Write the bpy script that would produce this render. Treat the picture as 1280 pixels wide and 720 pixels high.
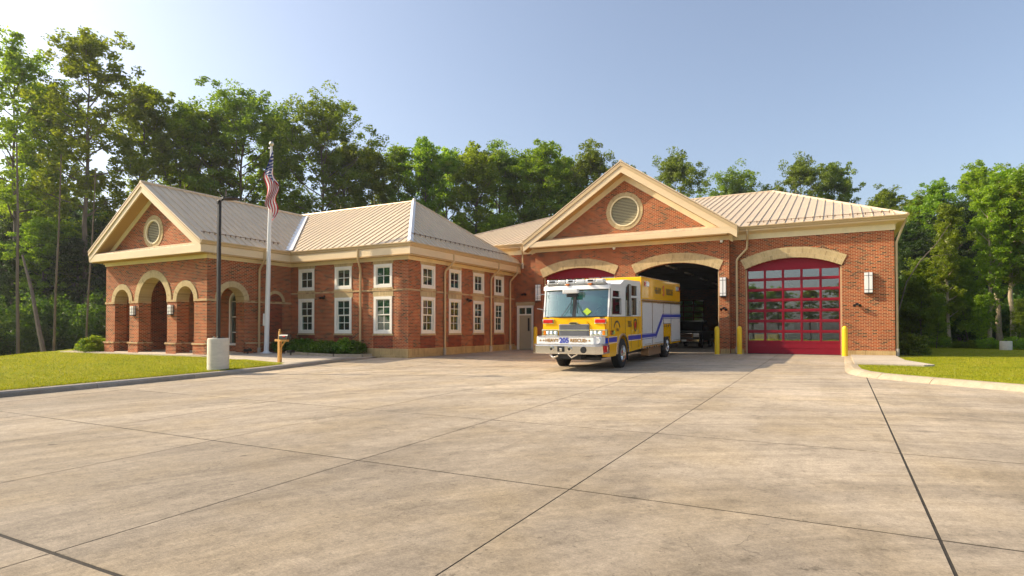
import bpy, bmesh, math, random
import numpy as np
from math import sin, cos, pi, radians, sqrt, atan, atan2, tan
from mathutils import Vector, Matrix
from mathutils.geometry import tessellate_polygon

# ------------------------------------------------------------------ scene, camera, light
for o in list(bpy.data.objects): bpy.data.objects.remove(o)
S = bpy.context.scene
COL = S.collection
F, YAW, PITCH, EYE = 752.0, radians(28.5), radians(0.9), 1.24
cd = bpy.data.cameras.new("camera"); cam = bpy.data.objects.new("camera", cd); COL.objects.link(cam)
cd.sensor_width = 36.0; cd.lens = 36.0*F/1280; cd.clip_start = 0.05; cd.clip_end = 3000
cam.location = (0, 0, EYE); cam.rotation_euler = (pi/2+PITCH, 0, YAW)
cd.shift_y = ((412-F*tan(PITCH))-360)/1280.0
S.camera = cam
S.render.resolution_x, S.render.resolution_y = 1024, 576
SUN = Vector((-1.0, -0.33, 0.68)).normalized()
W = bpy.data.worlds.new("World"); S.world = W; W.use_nodes = True
wn = W.node_tree.nodes; wl = W.node_tree.links
sky = wn.new('ShaderNodeTexSky'); sky.sky_type = 'NISHITA'; sky.sun_disc = False
sky.sun_elevation = math.asin(SUN.z); sky.sun_rotation = atan2(SUN.x, SUN.y)
sky.altitude = 0; sky.air_density = 1.0; sky.dust_density = 3.2; sky.ozone_density = 2.5
bg = wn['Background']; bg.inputs[1].default_value = 0.138
hs = wn.new('ShaderNodeHueSaturation'); hs.inputs['Saturation'].default_value = .80
wl.new(sky.outputs[0], hs.inputs['Color']); wl.new(hs.outputs[0], bg.inputs[0])
sl = bpy.data.lights.new("sun", 'SUN'); sl.energy = 3.9; sl.angle = radians(0.6); sl.color = (1, .84, .61)
so = bpy.data.objects.new("sun", sl); COL.objects.link(so)
so.rotation_euler = SUN.to_track_quat('Z', 'Y').to_euler()
S.view_settings.view_transform = 'Standard'; S.view_settings.look = 'None'
S.view_settings.exposure = 0.72; S.view_settings.gamma = 1.0
S.render.engine = 'CYCLES'
S.cycles.max_bounces = 8; S.cycles.transparent_max_bounces = 12

# ------------------------------------------------------------------ materials
def mat(name, col=(.5, .5, .5), rough=.6, metal=0., spec=.5, var=0., vscale=3., bump=0., bscale=20., stretch=(1, 1, 1), coat=0., dirt=0.):
    m = bpy.data.materials.new(name); m.use_nodes = True
    nt = m.node_tree; N = nt.nodes; L = nt.links; b = N['Principled BSDF']
    b.inputs['Base Color'].default_value = (*col, 1); b.inputs['Roughness'].default_value = rough
    b.inputs['Metallic'].default_value = metal; b.inputs['Specular IOR Level'].default_value = spec
    b.inputs['Coat Weight'].default_value = coat
    if var or bump or dirt:
        tc = N.new('ShaderNodeTexCoord'); mp = N.new('ShaderNodeMapping'); mp.inputs['Scale'].default_value = stretch
        L.new(tc.outputs['Object'], mp.inputs[0])
    if var:
        n = N.new('ShaderNodeTexNoise'); n.inputs['Scale'].default_value = vscale; n.inputs['Detail'].default_value = 8
        n.inputs['Roughness'].default_value = .65
        L.new(mp.outputs[0], n.inputs[0])
        r = N.new('ShaderNodeMapRange'); r.inputs[1].default_value = .25; r.inputs[2].default_value = .75
        r.inputs[3].default_value = 1-var; r.inputs[4].default_value = 1+var
        L.new(n.outputs[0], r.inputs[0])
        mx = N.new('ShaderNodeVectorMath'); mx.operation = 'SCALE'; mx.inputs[0].default_value = col
        L.new(r.outputs[0], mx.inputs['Scale']); L.new(mx.outputs[0], b.inputs['Base Color'])
        r2 = N.new('ShaderNodeMapRange'); r2.inputs[3].default_value = max(rough-.1, .02); r2.inputs[4].default_value = min(rough+.12, 1)
        L.new(n.outputs[0], r2.inputs[0]); L.new(r2.outputs[0], b.inputs['Roughness'])
    if bump:
        n = N.new('ShaderNodeTexNoise'); n.inputs['Scale'].default_value = bscale; n.inputs['Detail'].default_value = 6
        L.new(mp.outputs[0], n.inputs[0])
        bp = N.new('ShaderNodeBump'); bp.inputs['Strength'].default_value = bump; bp.inputs['Distance'].default_value = .02
        L.new(n.outputs[0], bp.inputs['Height']); L.new(bp.outputs[0], b.inputs['Normal'])
    return m

def brick_mat(name, c1, c2, dark, mortar, bw=.205, rh=.0677, ms=.011, offset=.5, darkamt=.25, wear=.18):
    m = bpy.data.materials.new(name); m.use_nodes = True
    nt = m.node_tree; N = nt.nodes; L = nt.links; b = N['Principled BSDF']
    uv = N.new('ShaderNodeUVMap'); uv.uv_map = 'UVMap'
    br = N.new('ShaderNodeTexBrick'); br.offset = offset
    br.inputs['Scale'].default_value = 1; br.inputs['Brick Width'].default_value = bw; br.inputs['Row Height'].default_value = rh
    br.inputs['Mortar Size'].default_value = ms; br.inputs['Mortar Smooth'].default_value = .15
    br.inputs['Color1'].default_value = (*c1, 1); br.inputs['Color2'].default_value = (*c2, 1); br.inputs['Mortar'].default_value = (*mortar, 1)
    L.new(uv.outputs[0], br.inputs[0])
    # a second brick lookup gives a random value per brick: the flashed dark ones
    b2 = N.new('ShaderNodeTexBrick'); b2.offset = offset
    for k in ('Scale', 'Brick Width', 'Row Height', 'Mortar Smooth'): b2.inputs[k].default_value = br.inputs[k].default_value
    b2.inputs['Mortar Size'].default_value = 0; b2.inputs['Color1'].default_value = (0, 0, 0, 1); b2.inputs['Color2'].default_value = (1, 1, 1, 1)
    b2.inputs['Bias'].default_value = 0
    L.new(uv.outputs[0], b2.inputs[0])
    th = N.new('ShaderNodeMapRange'); th.inputs[1].default_value = 1-darkamt-.06; th.inputs[2].default_value = 1-darkamt+.06
    sp = N.new('ShaderNodeSeparateColor'); L.new(b2.outputs[0], sp.inputs[0]); L.new(sp.outputs[0], th.inputs[0])
    inv = N.new('ShaderNodeMath'); inv.operation = 'SUBTRACT'; inv.inputs[0].default_value = 1; L.new(br.outputs['Fac'], inv.inputs[1])
    mu = N.new('ShaderNodeMath'); mu.operation = 'MULTIPLY'; L.new(th.outputs[0], mu.inputs[0]); L.new(inv.outputs[0], mu.inputs[1])
    mx = N.new('ShaderNodeMix'); mx.data_type = 'RGBA'; mx.inputs['B'].default_value = (*dark, 1)
    L.new(mu.outputs[0], mx.inputs['Factor']); L.new(br.outputs['Color'], mx.inputs['A'])
    n = N.new('ShaderNodeTexNoise'); n.inputs['Scale'].default_value = .7; n.inputs['Detail'].default_value = 9; n.inputs['Roughness'].default_value = .7
    L.new(uv.outputs[0], n.inputs[0])
    r = N.new('ShaderNodeMapRange'); r.inputs[1].default_value = .3; r.inputs[2].default_value = .7
    r.inputs[3].default_value = 1-wear; r.inputs[4].default_value = 1+wear; L.new(n.outputs[0], r.inputs[0])
    sc = N.new('ShaderNodeVectorMath'); sc.operation = 'SCALE'; L.new(mx.outputs['Result'], sc.inputs[0]); L.new(r.outputs[0], sc.inputs['Scale'])
    L.new(sc.outputs[0], b.inputs['Base Color']); b.inputs['Roughness'].default_value = .85; b.inputs['Specular IOR Level'].default_value = .25
    bp = N.new('ShaderNodeBump'); bp.inputs['Strength'].default_value = .7; bp.inputs['Distance'].default_value = .012
    L.new(inv.outputs[0], bp.inputs['Height']); L.new(bp.outputs[0], b.inputs['Normal'])
    return m

def glass_mat(name, tint=(.6, .75, .7), refl=.3, through=.6, body=(.02, .03, .03), rough=.01, wav=.0):
    """tinted pane: part clear, part body colour, glossy on top by viewing angle"""
    m = bpy.data.materials.new(name); m.use_nodes = True
    nt = m.node_tree; N = nt.nodes; L = nt.links; N.remove(N['Principled BSDF'])
    out = N['Material Output']
    tr = N.new('ShaderNodeBsdfTransparent'); tr.inputs[0].default_value = (*tint, 1)
    df = N.new('ShaderNodeBsdfDiffuse'); df.inputs[0].default_value = (*body, 1)
    gl = N.new('ShaderNodeBsdfGlossy'); gl.inputs[1].default_value = rough; gl.inputs[0].default_value = (.95, .97, 1, 1)
    m1 = N.new('ShaderNodeMixShader'); m1.inputs[0].default_value = through; L.new(df.outputs[0], m1.inputs[1]); L.new(tr.outputs[0], m1.inputs[2])
    lw = N.new('ShaderNodeLayerWeight'); lw.inputs[0].default_value = .25
    r = N.new('ShaderNodeMapRange'); r.inputs[3].default_value = refl; r.inputs[4].default_value = 1
    L.new(lw.outputs['Fresnel'], r.inputs[0])
    m2 = N.new('ShaderNodeMixShader'); L.new(r.outputs[0], m2.inputs[0]); L.new(m1.outputs[0], m2.inputs[1]); L.new(gl.outputs[0], m2.inputs[2])
    if wav:
        tc = N.new('ShaderNodeTexCoord'); n = N.new('ShaderNodeTexNoise'); n.inputs['Scale'].default_value = 1.6; L.new(tc.outputs['Object'], n.inputs[0])
        bp = N.new('ShaderNodeBump'); bp.inputs['Strength'].default_value = wav; bp.inputs['Distance'].default_value = .02
        L.new(n.outputs[0], bp.inputs['Height']); L.new(bp.outputs[0], gl.inputs['Normal'])
    L.new(m2.outputs[0], out.inputs[0])
    return m

def leaf_mat(name, ca, cb, cc, trans=.5, objvar=.25):
    m = bpy.data.materials.new(name); m.use_nodes = True
    nt = m.node_tree; N = nt.nodes; L = nt.links; N.remove(N['Principled BSDF']); out = N['Material Output']
    at = N.new('ShaderNodeAttribute'); at.attribute_name = 'leafrand'
    cr = N.new('ShaderNodeValToRGB'); e = cr.color_ramp.elements
    e[0].color = (*ca, 1); e[1].color = (*cc, 1); e[0].position = .05; e[1].position = .97
    k = cr.color_ramp.elements.new(.55); k.color = (*cb, 1)
    L.new(at.outputs['Fac'], cr.inputs[0])
    oi = N.new('ShaderNodeObjectInfo'); hs = N.new('ShaderNodeHueSaturation')
    r = N.new('ShaderNodeMapRange'); r.inputs[3].default_value = 1-objvar; r.inputs[4].default_value = 1+objvar; L.new(oi.outputs['Random'], r.inputs[0])
    r2 = N.new('ShaderNodeMapRange'); r2.inputs[3].default_value = .485; r2.inputs[4].default_value = .515; L.new(oi.outputs['Random'], r2.inputs[0])
    L.new(cr.outputs[0], hs.inputs['Color']); L.new(r.outputs[0], hs.inputs['Value']); L.new(r2.outputs[0], hs.inputs['Hue'])
    df = N.new('ShaderNodeBsdfDiffuse'); tl = N.new('ShaderNodeBsdfTranslucent'); gl = N.new('ShaderNodeBsdfGlossy'); gl.inputs[1].default_value = .45
    gl.inputs[0].default_value = (.6, .6, .6, 1)
    L.new(hs.outputs[0], df.inputs[0])
    tc = N.new('ShaderNodeVectorMath'); tc.operation = 'MULTIPLY'; tc.inputs[1].default_value = (1.5, 1.45, .6); L.new(hs.outputs[0], tc.inputs[0]); L.new(tc.outputs[0], tl.inputs[0])
    m1 = N.new('ShaderNodeMixShader'); m1.inputs[0].default_value = trans; L.new(df.outputs[0], m1.inputs[1]); L.new(tl.outputs[0], m1.inputs[2])
    m2 = N.new('ShaderNodeMixShader'); m2.inputs[0].default_value = .04; L.new(m1.outputs[0], m2.inputs[1]); L.new(gl.outputs[0], m2.inputs[2])
    L.new(m2.outputs[0], out.inputs[0])
    return m

def emit_mat(name, col, st):
    m = bpy.data.materials.new(name); m.use_nodes = True; b = m.node_tree.nodes['Principled BSDF']
    b.inputs['Base Color'].default_value = (*col, 1); b.inputs['Emission Color'].default_value = (*col, 1); b.inputs['Emission Strength'].default_value = st
    return m

def concrete_mat(name, base, streak=True, objvar=.07):
    m = bpy.data.materials.new(name); m.use_nodes = True
    nt = m.node_tree; N = nt.nodes; L = nt.links; b = N['Principled BSDF']
    g = N.new('ShaderNodeNewGeometry')
    def noise(scale, det, stretch=(1, 1, 1), rot=0, rough=.6):
        mp = N.new('ShaderNodeMapping'); mp.inputs['Scale'].default_value = stretch; mp.inputs['Rotation'].default_value = (0, 0, rot)
        L.new(g.outputs['Position'], mp.inputs[0])
        n = N.new('ShaderNodeTexNoise'); n.inputs['Scale'].default_value = scale; n.inputs['Detail'].default_value = det; n.inputs['Roughness'].default_value = rough
        L.new(mp.outputs[0], n.inputs[0]); return n.outputs[0]
    def rng(x, a, b_, c, d):
        r = N.new('ShaderNodeMapRange'); r.inputs[1].default_value = a; r.inputs[2].default_value = b_; r.inputs[3].default_value = c; r.inputs[4].default_value = d
        L.new(x, r.inputs[0]); return r.outputs[0]
    def mul(a, b_):
        x = N.new('ShaderNodeMath'); x.operation = 'MULTIPLY'; L.new(a, x.inputs[0]); L.new(b_, x.inputs[1]); return x.outputs[0]
    oi = N.new('ShaderNodeObjectInfo')
    v = mul(rng(noise(.22, 6), .3, .7, .76, 1.14), rng(oi.outputs['Random'], 0, 1, 1-objvar, 1+objvar))
    v = mul(v, rng(noise(5, 12, rough=.85), .3, .7, .70, 1.22))
    v = mul(v, rng(noise(70, 5, rough=.8), .3, .7, .78, 1.18))
    if streak:
        # tyre swirls: noise stretched along circles about the turning point, and straight tracks to the bays
        sub = N.new('ShaderNodeVectorMath'); sub.operation = 'SUBTRACT'; sub.inputs[1].default_value = (5, -1, 0); L.new(g.outputs['Position'], sub.inputs[0])
        sx = N.new('ShaderNodeSeparateXYZ'); L.new(sub.outputs[0], sx.inputs[0])
        an = N.new('ShaderNodeMath'); an.operation = 'ARCTAN2'; L.new(sx.outputs[1], an.inputs[0]); L.new(sx.outputs[0], an.inputs[1])
        ln = N.new('ShaderNodeVectorMath'); ln.operation = 'LENGTH'; L.new(sub.outputs[0], ln.inputs[0])
        cb = N.new('ShaderNodeCombineXYZ'); L.new(an.outputs[0], cb.inputs[0]); L.new(ln.outputs['Value'], cb.inputs[1])
        def pol(scale, st, det, rough):
            mp = N.new('ShaderNodeMapping'); mp.inputs['Scale'].default_value = st; L.new(cb.outputs[0], mp.inputs[0])
            n = N.new('ShaderNodeTexNoise'); n.inputs['Scale'].default_value = scale; n.inputs['Detail'].default_value = det; n.inputs['Roughness'].default_value = rough; L.new(mp.outputs[0], n.inputs[0]); return n.outputs[0]
        v = mul(v, rng(pol(1, (1.6, 1.3, 1), 10, .78), .42, .68, 1.06, .68))
        v = mul(v, rng(pol(1, (2.2, 5, 1), 10, .8), .35, .7, 1.06, .86))
        v = mul(v, rng(noise(1.0, 8, (1.1, .10, 1), 0, .7), .45, .75, 1.04, .80))
        v = mul(v, rng(noise(1.7, 10, rough=.8), .52, .66, 1.0, .70))
        v = mul(v, rng(noise(2.6, 10, rough=.85), .60, .67, 1.0, .55))
        v = mul(v, rng(noise(11, 8, rough=.8), .60, .66, 1.0, .42))
        v = mul(v, rng(noise(26, 6, rough=.85), .3, .7, .72, 1.22))
        vo = N.new('ShaderNodeTexVoronoi'); vo.feature = 'DISTANCE_TO_EDGE'; vo.inputs['Scale'].default_value = .31
        wv = N.new('ShaderNodeTexNoise'); wv.inputs['Scale'].default_value = 1.6; wv.inputs['Detail'].default_value = 6; L.new(g.outputs['Position'], wv.inputs[0])
        wm = N.new('ShaderNodeVectorMath'); wm.operation = 'SCALE'; wm.inputs['Scale'].default_value = .9; L.new(wv.outputs['Color'], wm.inputs[0])
        wa = N.new('ShaderNodeVectorMath'); L.new(g.outputs['Position'], wa.inputs[0]); L.new(wm.outputs[0], wa.inputs[1]); L.new(wa.outputs[0], vo.inputs[0])
        ck = rng(vo.outputs['Distance'], .0008, .003, .66, 1.0); msk = rng(noise(.35, 3), .56, .62, 1, 0)
        mc = N.new('ShaderNodeMath'); mc.operation = 'MAXIMUM'; L.new(ck, mc.inputs[0]); L.new(msk, mc.inputs[1]); v = mul(v, mc.outputs[0])
        sp_ = N.new('ShaderNodeTexVoronoi'); sp_.inputs['Scale'].default_value = 1.15; L.new(wa.outputs[0], sp_.inputs[0])
        dr = rng(sp_.outputs['Distance'], .035, .075, .50, 1.0); m2_ = rng(noise(.28, 2), .52, .57, 1, 0)
        md = N.new('ShaderNodeMath'); md.operation = 'MAXIMUM'; L.new(dr, md.inputs[0]); L.new(m2_, md.inputs[1]); v = mul(v, md.outputs[0])
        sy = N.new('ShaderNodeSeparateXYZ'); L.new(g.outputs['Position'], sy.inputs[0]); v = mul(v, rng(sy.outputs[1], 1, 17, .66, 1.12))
    tint = N.new('ShaderNodeMix'); tint.data_type = 'RGBA'
    tint.inputs['A'].default_value = (*base, 1); tint.inputs['B'].default_value = (base[0]*1.0, base[1]*.96, base[2]*.86, 1)
    L.new(rng(noise(.6, 5), .42, .68, 0, 1), tint.inputs['Factor'])
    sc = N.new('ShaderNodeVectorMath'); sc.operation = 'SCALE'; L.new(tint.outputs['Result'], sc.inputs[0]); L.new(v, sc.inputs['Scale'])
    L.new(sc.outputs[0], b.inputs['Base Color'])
    b.inputs['Roughness'].default_value = .78; b.inputs['Specular IOR Level'].default_value = .3
    bp = N.new('ShaderNodeBump'); bp.inputs['Strength'].default_value = .8; bp.inputs['Distance'].default_value = .006
    L.new(noise(60, 6, (.25, 1, 1)), bp.inputs['Height']); L.new(bp.outputs[0], b.inputs['Normal'])
    return m

def grass_mat(name):
    m = bpy.data.materials.new(name); m.use_nodes = True
    nt = m.node_tree; N = nt.nodes; L = nt.links; b = N['Principled BSDF']
    g = N.new('ShaderNodeNewGeometry')
    def noise(scale, det, st=(1, 1, 1)):
        mp = N.new('ShaderNodeMapping'); mp.inputs['Scale'].default_value = st; L.new(g.outputs['Position'], mp.inputs[0])
        n = N.new('ShaderNodeTexNoise'); n.inputs['Scale'].default_value = scale; n.inputs['Detail'].default_value = det; n.inputs['Roughness'].default_value = .7; L.new(mp.outputs[0], n.inputs[0]); return n.outputs[0]
    cr = N.new('ShaderNodeValToRGB'); e = cr.color_ramp.elements
    e[0].position = .3; e[0].color = (.16, .205, .002, 1); e[1].position = .72; e[1].color = (.34, .30, .025, 1)
    k = e.new(.5); k.color = (.29, .30, .003, 1)
    L.new(noise(.5, 9), cr.inputs[0])
    r = N.new('ShaderNodeMapRange'); r.inputs[1].default_value = .25; r.inputs[2].default_value = .75; r.inputs[3].default_value = .55; r.inputs[4].default_value = 1.4
    L.new(noise(28, 8, (1, .5, 1)), r.inputs[0])
    sc = N.new('ShaderNodeVectorMath'); sc.operation = 'SCALE'; L.new(cr.outputs[0], sc.inputs[0]); L.new(r.outputs[0], sc.inputs['Scale'])
    L.new(sc.outputs[0], b.inputs['Base Color']); b.inputs['Roughness'].default_value = .9; b.inputs['Specular IOR Level'].default_value = .15
    bp = N.new('ShaderNodeBump'); bp.inputs['Strength'].default_value = .9; bp.inputs['Distance'].default_value = .04
    L.new(noise(40, 6), bp.inputs['Height']); L.new(bp.outputs[0], b.inputs['Normal'])
    return m

M = {}
MORT = (.54, .35, .18)
M['brick'] = brick_mat('red_brick', (.41, .062, .010), (.19, .023, .008), (.065, .017, .010), MORT, darkamt=.12, ms=.0095, wear=.27)
M['brick_dark'] = brick_mat('maroon_brick', (.26, .036, .014), (.18, .026, .012), (.10, .02, .014), (.36, .17, .08), ms=.008)
M['tan_brick'] = brick_mat('tan_brick', (.56, .42, .21), (.47, .34, .16), (.38, .26, .12), (.60, .48, .29), bw=.0677, rh=.24, ms=.008, offset=0., darkamt=.08, wear=.28)
M['belt'] = brick_mat('tan_belt', (.56, .37, .18), (.46, .29, .13), (.34, .2, .08), (.5, .38, .24), bw=.205, rh=.1, ms=.008, darkamt=.15)
M['plinth'] = brick_mat('tan_plinth', (.50, .35, .145), (.42, .28, .11), (.32, .21, .08), (.52, .39, .21), bw=.0677, rh=.4, ms=.009, offset=0., darkamt=.08, wear=.35)
M['fascia'] = mat('tan_fascia', (.73, .57, .35), .5, var=.10, vscale=1.6, stretch=(.5, .5, 2))
M['soffit'] = mat('soffit', (.46, .28, .10), .6)
M['gutter'] = mat('gutter_metal', (.56, .41, .22), .42, .15, var=.07, vscale=2)
M['frieze'] = mat('cream_frieze', (.80, .68, .42), .55, var=.09, vscale=2)
M['roof'] = mat('roof_metal', (.68, .53, .35), .42, .15, var=.11, vscale=1.3, stretch=(1, 1, .4))
M['white_metal'] = mat('white_cap', (.80, .79, .77), .35, .0)
M['white_trim'] = mat('white_trim', (.84, .80, .70), .45, var=.05, vscale=3)
M['door_paint'] = mat('taupe_door', (.42, .36, .24), .5, var=.05)
M['glass'] = glass_mat('window_glass', (.5, .75, .68), .11, .45, (.02, .075, .058), wav=.05)  # green of the reflected trees is put into the body colour
M['bayglass'] = glass_mat('bay_door_glass', (.6, .68, .68), .24, .8, (.02, .02, .02), wav=.03)
M['bayred'] = mat('bay_door_red', (.245, .003, .017), .5, spec=.3, var=.06, vscale=1.2)
M['louver'] = mat('vent_louver', (.52, .45, .27), .6)
M['bollard'] = mat('yellow_bollard', (.86, .56, .01), .45, var=.08, vscale=3)
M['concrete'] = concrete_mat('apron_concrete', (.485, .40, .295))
M['curb'] = concrete_mat('curb_concrete', (.46, .38, .27), False)
M['curb_old'] = concrete_mat('curb_grey', (.34, .30, .25), False)
M['walk'] = concrete_mat('walk_concrete', (.60, .52, .41), False)
M['joint'] = mat('joint_filler', (.028, .022, .015), .95, var=.9, vscale=11)
M['precast'] = mat('precast', (.62, .57, .46), .8, var=.14, vscale=3.5, bump=.5, bscale=14, stretch=(1, 1, 3))
M['grass'] = grass_mat('lawn_grass')
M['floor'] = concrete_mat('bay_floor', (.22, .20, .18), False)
M['forest_floor'] = mat('forest_floor', (.035, .04, .014), .95, var=.5, vscale=1.5, bump=.6, bscale=8)
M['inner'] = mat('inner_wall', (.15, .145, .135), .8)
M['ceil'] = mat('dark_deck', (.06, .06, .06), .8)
M['bronze'] = mat('dark_bronze', (.025, .022, .02), .4, .4)
M['snow'] = mat('snow_rail', (.20, .13, .07), .5, .3)
M['lamp_white'] = mat('opal_lens', (.86, .84, .80), .35)
M['pole_white'] = mat('white_pole', (.82, .82, .80), .35)
M['gold'] = mat('gold_ball', (.6, .55, .4), .3, .8)
M['wood'] = mat('cedar_post', (.58, .29, .065), .65, var=.25, vscale=4, stretch=(6, 6, .6))
M['black'] = mat('black_plastic', (.012, .012, .013), .45)
M['rubber'] = mat('tyre_rubber', (.018, .017, .016), .8, var=.25, vscale=8)
M['mulch'] = mat('mulch', (.10, .05, .03), .95, var=.5, vscale=12, bump=.8, bscale=30)
M['yellow'] = mat('truck_yellow', (.95, .49, .002), .22, coat=.5, var=.03, vscale=1)
M['truck_white'] = mat('truck_white', (.86, .86, .83), .22, coat=.5)
M['chrome'] = mat('chrome', (.82, .80, .76), .12, 1.0)
M['brushed'] = mat('brushed_steel', (.66, .65, .64), .28, .95, var=.08, vscale=6, stretch=(1, 1, 8))
M['shutter'] = mat('roll_shutter', (.74, .75, .74), .40, .2, var=.05, vscale=5)
M['blue'] = mat('reflective_blue', (.02, .05, .42), .3)
M['stripewhite'] = mat('stripe_white', (.8, .8, .78), .35)
M['lens_red'] = mat('red_lens', (.62, .008, .012), .15, coat=.6)
M['lens_amber'] = mat('amber_lens', (.75, .2, .01), .15, coat=.6)
M['lens_clear'] = mat('clear_lens', (.85, .88, .9), .1, .3, coat=.6)
M['lime'] = mat('lime_sign', (.45, .65, .05), .5)
M['truckglass'] = glass_mat('windscreen', (.42, .68, .62), .16, .45, (.03, .17, .15), wav=.02)
M['sideglass'] = glass_mat('side_glass', (.3, .35, .35), .10, .35, (.01, .012, .012))
M['black_decal'] = mat('black_decal', (.02, .015, .01), .4)
M['red_decal'] = mat('red_decal', (.55, .01, .01), .4)
M['gold_decal'] = mat('gold_decal', (.42, .22, .03), .35, .4)
M['underbody'] = mat('underbody', (.02, .019, .018), .7)
M['copper'] = mat('bronze_box', (.42, .26, .15), .3, .6)
M['silver'] = mat('silver_paint', (.62, .63, .65), .25, .6, coat=.4)
M['flag_red'] = mat('flag_red', (.50, .012, .025), .8)
M['flag_white'] = mat('flag_white', (.80, .78, .75), .8)
M['flag_blue'] = mat('flag_blue', (.025, .045, .20), .8)
M['bark'] = mat('bark', (.16, .125, .095), .9, var=.4, vscale=3, stretch=(3, 3, .5), bump=.5, bscale=10)
M['bark_pale'] = mat('pale_bark', (.44, .35, .24), .9, var=.35, vscale=3, stretch=(3, 3, .5))
M['leaf_lime'] = leaf_mat('leaf_lime', (.13, .19, .009), (.22, .31, .014), (.34, .42, .03), .6)
M['leaf_mid'] = leaf_mat('leaf_mid', (.105, .18, .010), (.185, .285, .014), (.30, .39, .025), .58)
M['leaf_dark'] = leaf_mat('leaf_dark', (.10, .15, .016), (.165, .235, .022), (.25, .32, .035), .54, .2)
M['leaf_shade'] = leaf_mat('leaf_shade', (.018, .045, .008), (.04, .085, .012), (.085, .14, .02), .4)  # darker leaf copy for infill trees, woodland shade put into the colour
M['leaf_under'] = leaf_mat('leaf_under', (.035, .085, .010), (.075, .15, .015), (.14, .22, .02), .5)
M['leaf_bright'] = leaf_mat('leaf_bright', (.07, .15, .008), (.16, .24, .012), (.28, .33, .02), .5)
M['leaf_bed'] = leaf_mat('leaf_bed', (.05, .12, .006), (.10, .20, .01), (.2, .3, .015), .4)

# ------------------------------------------------------------------ object helpers
OFF = {}
def tag(o, label=None, cat=None, group=None, kind=None):
    if label: o['label'] = label
    if cat: o['category'] = cat
    if group: o['group'] = group
    if kind: o['kind'] = kind
    return o
def thing(name, loc=(0, 0, 0), rot=(0, 0, 0), label=None, cat=None, group=None, kind=None, world=False):
    o = bpy.data.objects.new(name, None); o.empty_display_size = .3; COL.objects.link(o)
    o.location = loc; o.rotation_euler = rot
    if world: OFF[o] = Vector(loc)
    return tag(o, label, cat, group, kind)
def copy_tree(o, parent=None):
    c = o.copy(); COL.objects.link(c); c.parent = parent
    for ch in o.children: copy_tree(ch, c)
    return c

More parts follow.
